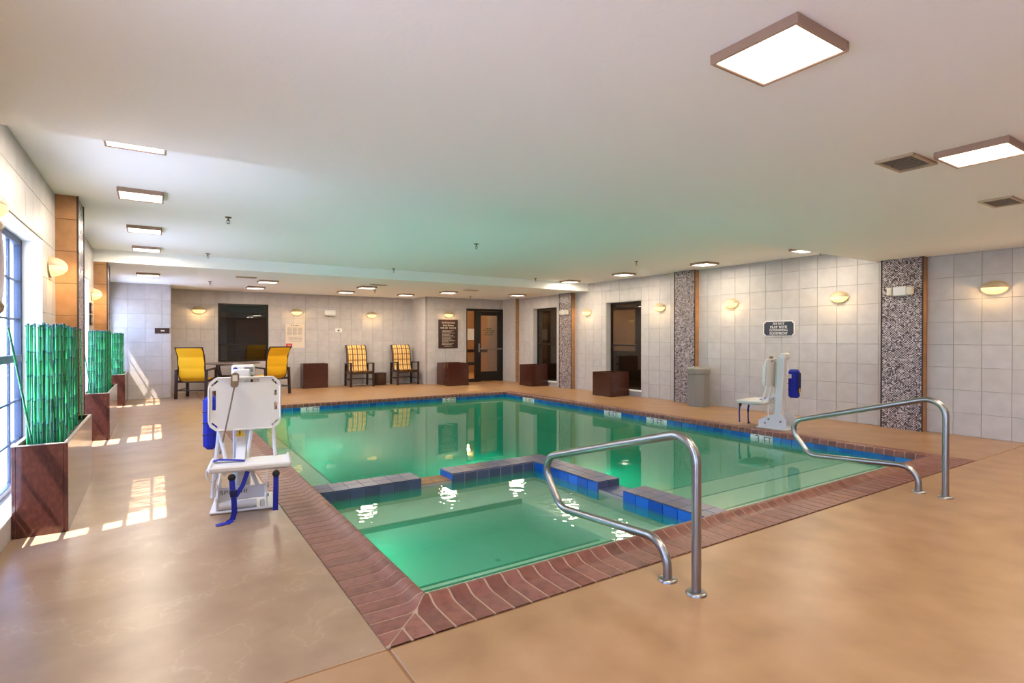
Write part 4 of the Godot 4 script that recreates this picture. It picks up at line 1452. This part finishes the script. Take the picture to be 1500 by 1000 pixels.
# ---------------------------------------------------------------- planters and reeds
func planter(label: String, a: Vector3, b: Vector3, rim := true) -> Node3D:
	var mid := Vector3((a.x + b.x) * 0.5, 0, (a.z + b.z) * 0.5)
	var s := (b - a).abs()
	var o := thing("planter_box", label, "planter", mid)
	var t := 0.022
	var h := s.y
	for sg in [-1, 1]:
		part("side_panel", box(Vector3(sg * (s.x * 0.5 - t * 0.5), h * 0.5, 0), Vector3(t, h, s.z), 0.002), M.mahogany, o)
		part("end_panel", box(Vector3(0, h * 0.5, sg * (s.z * 0.5 - t * 0.5)), Vector3(s.x - 2 * t, h, t), 0.002), M.mahogany, o)
	part("bottom", box(Vector3(0, 0.01, 0), Vector3(s.x - 2 * t, 0.02, s.z - 2 * t)), M.mahogany, o)
	if rim:
		var st := S()
		for sg in [-1, 1]:
			bx(st, Vector3(sg * (s.x * 0.5 - t * 0.5), h + 0.003, 0), Vector3(t + 0.002, 0.006, s.z + 0.002), 0.001)
			bx(st, Vector3(0, h + 0.003, sg * (s.z * 0.5 - t * 0.5)), Vector3(s.x - 2 * t, 0.006, t + 0.002), 0.001)
		part("top_edge", fin(st), M.rim, o)
		part("soil", box(Vector3(0, h - 0.07, 0), Vector3(s.x - 2 * t, 0.06, s.z - 2 * t)), M.soil, o)
	else:
		part("soil", box(Vector3(0, h - 0.12, 0), Vector3(s.x - 2 * t, 0.04, s.z - 2 * t)), M.soil, o)
	return o

# one reed: a tube with dark swollen joints, coloured by vertex
func stalk_mesh(h: float, lean: float, phase: float) -> ArrayMesh:
	var st := S()
	st.set_smooth_group(0)
	var rows := []
	var y := 0.0
	var next := 0.10 + fmod(phase, 0.12)
	while y < h - 0.02:
		rows.append([y, 0.0062, 0])
		if y + 0.09 >= next and next < h - 0.03:
			rows.append([next - 0.006, 0.0062, 0])
			rows.append([next - 0.004, 0.0076, 1])
			rows.append([next + 0.004, 0.0076, 1])
			rows.append([next + 0.006, 0.0062, 0])
			y = next
			next += 0.165
		y += 0.085
	rows.append([h - 0.014, 0.0062, 0])
	rows.append([h - 0.012, 0.0078, 1])
	rows.append([h, 0.0074, 1])
	rows.append([h + 0.001, 0.0, 1])
	var n := 6
	var cols := [Color(1, 1, 1), Color(0.9, 0.35, 1.0)]
	for i in rows.size() - 1:
		for k in n:
			var P := []
			for e in [[0, 0], [1, 0], [1, 1], [0, 1]]:
				var r: Array = rows[i + e[0]]
				var a: float = TAU * (k + e[1]) / n
				P.append([Vector3(lean * r[0] + sin(phase + r[0] * 2.0) * 0.004 + cos(a) * r[1], r[0], cos(phase + r[0] * 1.7) * 0.004 + sin(a) * r[1]), cols[r[2]]])
			for v in [0, 2, 1, 0, 3, 2]:
				st.set_color(P[v][1])
				st.add_vertex(P[v][0])
	return fin(st)

func build_planters() -> void:
	var P := [[-4.75, -6.4, "tall mahogany planter box of reeds nearest the brick-edged spa end", "dense green horsetail reeds in the planter at the spa end of the windows"],
		[-8.75, -10.4, "long mahogany planter box of reeds between the two tan columns", "dense green horsetail reeds in the planter between two columns"],
		[-13.0, -14.17, "mahogany planter box of reeds against the short white wall", "dense green horsetail reeds in the planter against the white wall"]]
	var kinds := []
	for i in 8:
		kinds.append(stalk_mesh(0.835 + 0.006 * (i % 4), [-0.03, 0.05, 0.0, 0.09, -0.05, 0.02, -0.08, 0.01][i], i * 0.9))
	for i in 3:
		var p: Array = P[i]
		planter(p[2], Vector3(-0.79, 0, p[1]), Vector3(-0.50, 0.60, p[0]))
		var o := thing("reed_plant", p[3], "plant", Vector3(-0.645, 0.56, (p[0] + p[1]) * 0.5), 0.0, "green reeds in the window planters")
		var n: int = [135, 125, 85][i]
		var half: float = (p[0] - p[1]) * 0.5 - 0.09
		for k in n:
			var q: ArrayMesh = kinds[rng.randi() % 8]
			var at := Vector3(rng.randf_range(-0.085, 0.085), 0, rng.randf_range(-half, half))
			var m := part("stalk", q, M.reed[rng.randi() % 4], o, at)
			var ang := (PI / 2 if rng.randf() < 0.5 else -PI / 2) + rng.randf_range(-0.25, 0.25)
			if absf(at.z) > half - 0.1:
				m.mesh = kinds[[1, 2, 3, 5, 7][k % 5]]
				ang = (PI / 2 if at.z > 0.0 else -PI / 2) 
			m.rotation.y = ang
			m.scale.y = rng.randf_range(0.985, 1.01)
		for s in [-1, 1]:
			var m := part("stalk", kinds[2], M.reed[0], o, Vector3(-0.05, 0, s * half))
			m.rotation = Vector3(0.24, 0, 0.10) if s > 0 else Vector3(0.05, 0, -0.10)
	planter("empty mahogany planter cube under the white notice poster", Vector3(3.2, 0, -15.2), Vector3(3.83, 0.64, -14.85), false)
	planter("empty mahogany planter cube under the brown pool rules sign", Vector3(6.68, 0, -14.2), Vector3(7.32, 0.62, -13.5), false)
	planter("empty mahogany planter cube in front of the inner window nearest the door", Vector3(8.52, 0, -12.75), Vector3(9.06, 0.58, -12.15), false)
	planter("empty mahogany planter cube in front of the inner window between two mosaic columns", Vector3(8.46, 0, -9.62), Vector3(9.05, 0.54, -9.05), false)

# ---------------------------------------------------------------- furniture
# padded sling: surface through side points (y, z) with cross seams, with uv across the width
func sling(path: Array, w: float, seams: int, puff: float, thick: float) -> ArrayMesh:
	var st := S()
	st.set_smooth_group(0)
	var n := 48
	var nx := 6
	var total := 0.0
	var lens := [0.0]
	for i in path.size() - 1:
		total += path[i].distance_to(path[i + 1])
		lens.append(total)
	var rows := []
	for i in n + 1:
		var s := total * i / n
		var k := 0
		while k < path.size() - 2 and lens[k + 1] < s:
			k += 1
		var f: float = (s - lens[k]) / (lens[k + 1] - lens[k])
		var p: Vector2 = path[k].lerp(path[k + 1], f)
		var d: Vector2 = (path[k + 1] - path[k]).normalized()
		var nn := Vector2(-d.y, d.x)
		var b := absf(sin(PI * seams * float(i) / n)) ** 0.6 * puff
		rows.append([p + nn * (thick * 0.5 + b), p - nn * (thick * 0.5 + b * 0.6), float(i) / n])
	for i in n:
		for j in nx:
			for side in 2:
				var q := []
				for e in [[0, 0], [1, 0], [1, 1], [0, 1]]:
					var r: Array = rows[i + e[0]]
					var u := float(j + e[1]) / nx
					var soft := sin(PI * clampf(u, 0.02, 0.98)) ** 0.35
					var m: Vector2 = (r[0] + r[1]) * 0.5
					var p: Vector2 = m + (r[side] - m) * soft
					q.append([Vector3((u - 0.5) * w, p.y, p.x), Vector2(u, r[2])])
				var order := [0, 1, 2, 0, 2, 3] if side == 0 else [0, 2, 1, 0, 3, 2]
				for k in order:
					st.set_uv(q[k][1])
					st.add_vertex(q[k][0])
	return fin(st)

# local +z is where the sitter looks; path in (z, y)
func patio_chair(label: String, at: Vector3, turn: float, cloth: Material, group: String, seams: int) -> Node3D:
	var o := thing("patio_chair", label, "chair", at, turn, group)
	var w := 0.60
	var back := [Vector2(0.27, 0.415), Vector2(-0.02, 0.385), Vector2(-0.20, 0.39), Vector2(-0.25, 0.46), Vector2(-0.285, 0.62), Vector2(-0.30, 0.78), Vector2(-0.33, 0.92), Vector2(-0.385, 1.03), Vector2(-0.45, 1.11)]
	var sl := sling(back, w - 0.075, seams, 0.022, 0.02)
	part("sling_cushion", sl, cloth, o)
	for s in [-1, 1]:
		var r := S()
		var pts := []
		for p in back:
			pts.append(Vector3(s * (w * 0.5 - 0.035), p.y, p.x))
		tube(r, pts, 0.017, 8)
		part("side_rail", fin(r), M.chair_frame, o)
		var f := S()
		bar(f, Vector3(s * w * 0.5, 0.0, 0.25), Vector3(s * w * 0.5, 0.62, 0.25), 0.052, 0.052)
		part("leg", fin(f), M.chair_frame, o)
		var b := S()
		bar(b, Vector3(s * w * 0.5, 0.0, -0.34), Vector3(s * w * 0.5, 0.60, -0.31), 0.052, 0.052)
		part("leg", fin(b), M.chair_frame, o)
		var a := S()
		bar(a, Vector3(s * w * 0.5, 0.635, 0.275), Vector3(s * w * 0.5, 0.61, -0.34), 0.06, 0.034, 0.008)
		part("armrest", fin(a), M.chair_frame, o)
		var t := S()
		bar(t, Vector3(s * w * 0.5, 0.18, 0.25), Vector3(s * w * 0.5, 0.18, -0.33), 0.022, 0.022)
		part("side_stretcher", fin(t), M.chair_frame, o)
		t = S()
		bar(t, Vector3(s * w * 0.5, 0.37, 0.25), Vector3(s * w * 0.5, 0.37, -0.32), 0.03, 0.03)
		part("seat_side_rail", fin(t), M.chair_frame, o)
	var c := S()
	bar(c, Vector3(-w * 0.5, 0.36, 0.25), Vector3(w * 0.5, 0.36, 0.25), 0.03, 0.035)
	part("front_rail", fin(c), M.chair_frame, o)
	c = S()
	bar(c, Vector3(-w * 0.5, 0.36, -0.32), Vector3(w * 0.5, 0.36, -0.32), 0.03, 0.03)
	part("rear_rail", fin(c), M.chair_frame, o)
	c = S()
	bar(c, Vector3(-w * 0.5, 0.18, -0.33), Vector3(w * 0.5, 0.18, -0.33), 0.022, 0.022)
	part("rear_stretcher", fin(c), M.chair_frame, o)
	var tp := S()
	bar(tp, Vector3(-w * 0.5 + 0.035, 1.105, -0.45), Vector3(w * 0.5 - 0.035, 1.105, -0.45), 0.024, 0.024)
	part("top_rail", fin(tp), M.chair_frame, o)
	return o

func build_furniture() -> void:
	patio_chair("high-back patio chair in brown and yellow stripes beside the planter cube", Vector3(4.66, 0, -14.80), -0.04, M.plaid, "striped patio chairs by the far wall", 5)
	patio_chair("high-back patio chair in brown and yellow stripes beside the wall corner", Vector3(5.95, 0, -14.76), -0.04, M.plaid, "striped patio chairs by the far wall", 5)
	patio_chair("plain yellow patio chair at the round table beside the white wall", Vector3(0.77, 0, -13.98), PI - 0.42, M.yellow_cloth, "yellow patio chairs at the round table", 5)
	patio_chair("plain yellow patio chair at the round table under the dark window", Vector3(2.25, 0, -14.0), PI + 0.42, M.yellow_cloth, "yellow patio chairs at the round table", 5)
	var t := thing("patio_table", "round brown patio table between two yellow chairs", "table", Vector3(1.52, 0, -14.45))
	var st := S()
	lathe(st, [Vector2(0.0, 0.705), Vector2(0.56, 0.705), Vector2(0.60, 0.712), Vector2(0.60, 0.728), Vector2(0.58, 0.735), Vector2(0.0, 0.735)], Vector3.ZERO, 32)
	part("tabletop", fin(st), M.table_top, t)
	for k in 4:
		var a := PI / 4 + k * PI / 2
		var l := S()
		tube(l, rounded([Vector3(cos(a) * 0.42, 0, sin(a) * 0.42), Vector3(cos(a) * 0.36, 0.40, sin(a) * 0.36), Vector3(cos(a) * 0.45, 0.71, sin(a) * 0.45)], [0.3], 5), 0.02, 8)
		part("leg", fin(l), M.chair_frame, t)
	var cr := S()
	for k in 2:
		var a := PI / 4 + k * PI / 2
		bar(cr, Vector3(cos(a) * 0.38, 0.42, sin(a) * 0.38), Vector3(-cos(a) * 0.38, 0.42, -sin(a) * 0.38), 0.025, 0.025)
		bar(cr, Vector3(cos(a) * 0.44, 0.69, sin(a) * 0.44), Vector3(-cos(a) * 0.44, 0.69, -sin(a) * 0.44), 0.03, 0.03)
	part("cross_brace", fin(cr), M.chair_frame, t)
	var s := thing("side_table", "low round brown drum side table between two striped chairs", "side table", Vector3(5.27, 0, -14.95))
	var d := S()
	lathe(d, [Vector2(0.0, 0.0), Vector2(0.185, 0.0), Vector2(0.185, 0.31)], Vector3.ZERO, 28)
	part("drum", fin(d), M.wicker, s)
	var dt := S()
	lathe(dt, [Vector2(0.185, 0.31), Vector2(0.195, 0.315), Vector2(0.195, 0.335), Vector2(0.185, 0.342), Vector2(0.0, 0.342)], Vector3.ZERO, 28)
	part("top", fin(dt), M.chair_frame, s)
	# trash bin: octagonal body, lid with bevel
	var b := thing("trash_bin", "grey octagonal trash bin beside a mosaic column", "trash bin", Vector3(8.78, 0, -6.93), PI / 8)
	var bb := S()
	lathe(bb, [Vector2(0.0, 0.0), Vector2(0.205, 0.0), Vector2(0.215, 0.62), Vector2(0.205, 0.625)], Vector3.ZERO, 8, Basis(), false)
	part("body", fin(bb), M.bin, b)
	var lid := S()
	lathe(lid, [Vector2(0.205, 0.625), Vector2(0.222, 0.63), Vector2(0.226, 0.72), Vector2(0.200, 0.752), Vector2(0.10, 0.752), Vector2(0.095, 0.735), Vector2(0.0, 0.735)], Vector3.ZERO, 8, Basis(), false)
	part("lid", fin(lid), M.bin, b)

# ---------------------------------------------------------------- things on walls
func build_wall_things() -> void:
	# lifesaving sign on the right wall
	var s := thing("wall_sign", "dark plaque reading do not play with lifesaving equipment on right tiled wall", "sign", Vector3(XR - 0.008, 1.475, -5.485), -PI / 2)
	var po := PackedVector2Array()
	var hw := 0.285
	var hh := 0.135
	for q in [[1, 1], [-1, 1], [-1, -1], [1, -1]]:
		var n := 4
		for k in n + 1:
			var a: float = [PI * 1.5, TAU, PI * 0.5, PI][[[1, 1], [-1, 1], [-1, -1], [1, -1]].find(q)] - PI * 0.5 * k / n
			po.append(Vector2(q[0] * hw, q[1] * hh) + Vector2(cos(a), sin(a)) * 0.035)
	var bs := S()
	prism(bs, po, 0.012, Transform3D(Basis(), Vector3(0, 0, 0.006)))
	part("plaque", fin(bs), M.sign_white, s)
	var is_ := S()
	var pi := PackedVector2Array()
	for v in po:
		pi.append(v * Vector2(0.945, 0.90))
	prism(is_, pi, 0.004, Transform3D(Basis(), Vector3(0, 0, 0.0125)))
	part("panel", fin(is_), M.sign_slate, s)
	var ls := ["DO NOT", "PLAY WITH", "LIFESAVING", "EQUIPMENT"]
	for k in 4:
		text(ls[k], 0.038, M.sign_white, s, Vector3(0, 0.084 - k * 0.056, 0.0152), 0.0, font_serif)
	# emergency light units on the columns
	for q in [[-3.575, "white twin emergency light on the widest mosaic column"], [-11.29, "white twin emergency light on the mosaic column under the beam"]]:
		var e := thing("emergency_light", q[1], "emergency light", Vector3(XR - 0.126, 1.98, q[0]), -PI / 2, "emergency lights on columns")
		part("housing", box(Vector3(0, 0, 0.03), Vector3(0.17, 0.13, 0.06), 0.01), M.white_plastic, e)
		for sg in [-1, 1]:
			var h := part("lamp_head", box(Vector3(sg * 0.125, 0, 0.035), Vector3(0.075, 0.115, 0.07), 0.012), M.off_white, e)
			for k in 3:
				part("lens_rib", box(Vector3(sg * 0.125, -0.03 + k * 0.03, 0.071), Vector3(0.055, 0.006, 0.004)), M.white_plastic, h)
	# far wall: poster, box, thermostat
	var p := thing("notice_poster", "pale poster of small print with a red square on far wall", "poster", Vector3(3.09, 1.36, ZB + 0.008))
	part("sheet", box(Vector3(0, 0, 0.004), Vector3(0.48, 0.62, 0.008), 0.001), M.paper, p)
	var ink := S()
	var rg := RandomNumberGenerator.new()
	rg.seed = 17
	dashes(ink, rg, -0.11, 0.11, 0.285, 0.03, 0.0085)
	for c in 3:
		for r in 9:
			dashes(ink, rg, -0.19 + c * 0.13, -0.085 + c * 0.13, 0.22 - r * 0.022, 0.013, 0.0085)
	for r in 4:
		dashes(ink, rg, -0.17 + 0.03 * (r % 2), 0.17, -0.03 - r * 0.035, 0.018, 0.0085)
	part("print", fin(ink), M.paper_ink, p)
	var rs := part("red_mark", box(Vector3(-0.15, -0.25, 0.009), Vector3(0.15, 0.11, 0.003)), M.red, p)
	part("cross", spans([[Vector3(-0.18, -0.285, 0.010), Vector3(-0.17, -0.215, 0.0115)], [Vector3(-0.13, -0.285, 0.010), Vector3(-0.12, -0.215, 0.0115)], [Vector3(-0.17, -0.255, 0.010), Vector3(-0.13, -0.245, 0.0115)]]), M.paper, rs)
	var bx1 := thing("wall_box", "white ventilator box high on the far wall between two sconces", "wall box", Vector3(3.98, 2.0, ZB + 0.008))
	part("housing", box(Vector3(0, 0, 0.06), Vector3(0.27, 0.13, 0.12), 0.015), M.white_plastic, bx1)
	part("lower_lip", box(Vector3(0, -0.072, 0.065), Vector3(0.25, 0.02, 0.10), 0.005), M.off_white, bx1)
	var th := thing("thermostat", "small white thermostat on the far wall above striped chair", "thermostat", Vector3(4.22, 1.52, ZB + 0.008))
	part("housing", box(Vector3(0, 0, 0.015), Vector3(0.19, 0.11, 0.03), 0.008), M.white_plastic, th)
	part("display", box(Vector3(0.0, 0.0, 0.031), Vector3(0.05, 0.04, 0.003)), M.sign_slate, th)
	# pool sign beside the door
	var g := thing("wall_sign", "tall dark brown pool rules sign with small pale print", "sign", Vector3(7.10, 1.43, ZD + 0.008))
	part("board", box(Vector3(0, 0, 0.01), Vector3(0.62, 0.83, 0.02), 0.004), M.sign_brown, g)
	text("Pool Exercise", 0.045, M.sign_ink, g, Vector3(0, 0.325, 0.0215), 0.0, font_serif)
	text("Pool Hours", 0.045, M.sign_ink, g, Vector3(0, 0.245, 0.0215), 0.0, font_serif)
	text("9:00 AM - 9:00 PM", 0.042, M.sign_ink, g, Vector3(0, 0.168, 0.0215), 0.0, font_serif)
	var gi := S()
	for r in 12:
		dashes(gi, rg, -0.20, [0.18, 0.10, 0.22, 0.05, 0.16, 0.20, 0.08, 0.14, 0.21, 0.02, 0.17, 0.12][r], 0.10 - r * 0.037, 0.020, 0.0215)
	dashes(gi, rg, -0.13, 0.13, -0.355, 0.020, 0.0215)
	part("print", fin(gi), M.sign_ink, g)
	# plaque on the white wall and on the window wall
	var q1 := thing("wall_plaque", "small dark brown plaque on the short white wall", "plaque", Vector3(0.12, 1.47, ZW + 0.008))
	part("board", box(Vector3(0, 0, 0.008), Vector3(0.27, 0.12, 0.016), 0.003), M.sign_brown, q1)
	part("emblem", box(Vector3(0.01, 0, 0.0165), Vector3(0.07, 0.03, 0.002)), M.sign_ink, q1)
	var k1 := 0
	for y in [1.74, 1.57]:
		var q := thing("wall_plaque", ["small brown plaque on the window wall under a sconce, upper one", "small brown plaque on the window wall under a sconce, lower one"][k1], "plaque", Vector3(XL + 0.008, y, -9.98), PI / 2, "brown plaques on window wall")
		part("board", box(Vector3(0, 0, 0.010), Vector3(0.22, 0.15, 0.02), 0.003), M.sign_brown, q)
		part("emblem", box(Vector3(0, 0, 0.0205), Vector3(0.10, 0.07, 0.002)), M.sign_ink, q)
		k1 += 1
	# ring buoy on the window wall
	var rb := thing("ring_buoy", "pale round ring buoy hung on the window wall beside the window", "ring buoy", Vector3(XL + 0.07, 1.68, -3.62), PI / 2)
	var rr := S()
	var ring := []
	for k in 33:
		ring.append(Vector3(cos(TAU * k / 32) * 0.29, sin(TAU * k / 32) * 0.29, 0))
	tube(rr, ring, 0.06, 12, false)
	part("ring", fin(rr), M.buoy, rb)
	for k in 4:
		var a := PI / 4 + k * PI / 2
		var bd := S()
		var br := []
		for j in 13:
			var b := TAU * j / 12
			br.append(Vector3(cos(a), sin(a), 0) * (0.29 + cos(b) * 0.063) + Vector3(0, 0, sin(b) * 0.063))
		tube(bd, br, 0.012, 6, false)
		part("band", fin(bd), M.vent, rb)

# ---------------------------------------------------------------- things on the ceiling
func build_ceiling_things() -> void:
	var o := thing("sprinkler", "small pendant fire sprinkler in the raised ceiling", "sprinkler", Vector3.ZERO, 0.0, "sprinklers in the raised ceiling")
	var e := S()
	lathe(e, [Vector2(0.0, -0.012), Vector2(0.030, -0.010), Vector2(0.036, 0.0)], Vector3.ZERO, 18)
	part("escutcheon", fin(e), M.brass, o)
	var b := S()
	tube(b, [Vector3(0, -0.01, 0), Vector3(0, -0.045, 0)], 0.008, 8)
	for s in [-1, 1]:
		tube(b, [Vector3(s * 0.008, -0.03, 0), Vector3(s * 0.018, -0.05, 0), Vector3(0, -0.072, 0)], 0.003, 6)
	part("body", fin(b), M.brass, o)
	var d := S()
	lathe(d, [Vector2(0.0, -0.076), Vector2(0.022, -0.074), Vector2(0.0, -0.071)], Vector3.ZERO, 14)
	part("deflector", fin(d), M.brass, o)
	var first := true
	for p in [[0.69, -6.93, "above the deck beside the first tan column"], [3.89, -6.94, "over the middle of the pool"], [7.15, -6.97, "level with the mosaic column by the trash bin"], [8.7, -4.57, "close to the tiled wall above the lifesaving sign"], [0.71, -10.09, "before the beam on the window side"], [3.92, -10.3, "before the middle of the beam"], [7.26, -10.2, "before the beam on the column side"]]:
		var c := o
		if not first:
			c = copy_of(o, "sprinkler", Vector3.ZERO, 0.0)
		first = false
		c.position = Vector3(p[0], HM, p[1])
		c.set_meta("label", "small pendant fire sprinkler " + p[2])
	for p in [[0.95, -12.94, "in front of the left yellow chair recess"], [4.48, -13.04, "in front of the striped chairs"], [7.38, -13.5, "in front of the glass door"]]:
		var c := copy_of(o, "sprinkler", Vector3(p[0], HF, p[1]), 0.0, "small pendant fire sprinkler in the far ceiling " + p[2])
		c.set_meta("group", "sprinklers in the far ceiling")
	# air vents
	vent("ceiling air vent beside a square light over the near deck", Vector3(4.08, HN, -1.60), 0.36, 0.22)
	vent("ceiling air vent alone over the deck near the bare tiled wall", Vector3(5.92, HN, -1.62), 0.36, 0.22)
	var k := 0
	for p in [[1.46, -11.6], [4.1, -11.7], [6.44, -11.76]]:
		vent(["slim far ceiling vent above the round table side", "slim far ceiling vent above the striped chairs", "slim far ceiling vent above the brown sign side"][k], Vector3(p[0], HF, p[1]), 0.36, 0.16)
		k += 1

func vent(label: String, at: Vector3, w: float, d: float) -> void:
	var v := thing("air_vent", label, "vent", at, 0.0, "ceiling air vents")
	var f := S()
	for s in [-1, 1]:
		bx(f, Vector3(s * (w * 0.5 - 0.012), -0.008, 0), Vector3(0.024, 0.016, d), 0.003)
		bx(f, Vector3(0, -0.008, s * (d * 0.5 - 0.012)), Vector3(w - 0.048, 0.016, 0.024), 0.003)
	part("frame", fin(f), M.vent, v)
	part("duct", box(Vector3(0, -0.001, 0), Vector3(w - 0.04, 0.003, d - 0.04)), M.vent_dark, v)
	var n := 8
	for i in n:
		var x := -w * 0.5 + 0.036 + (w - 0.072) * (i + 0.5) / n
		var st := S()
		bx(st, Vector3(x, -0.010, 0), Vector3(0.020, 0.002, d - 0.05), 0.0, Basis(Vector3(0, 0, 1), 0.6))
		part("slat", fin(st), M.vent, v)
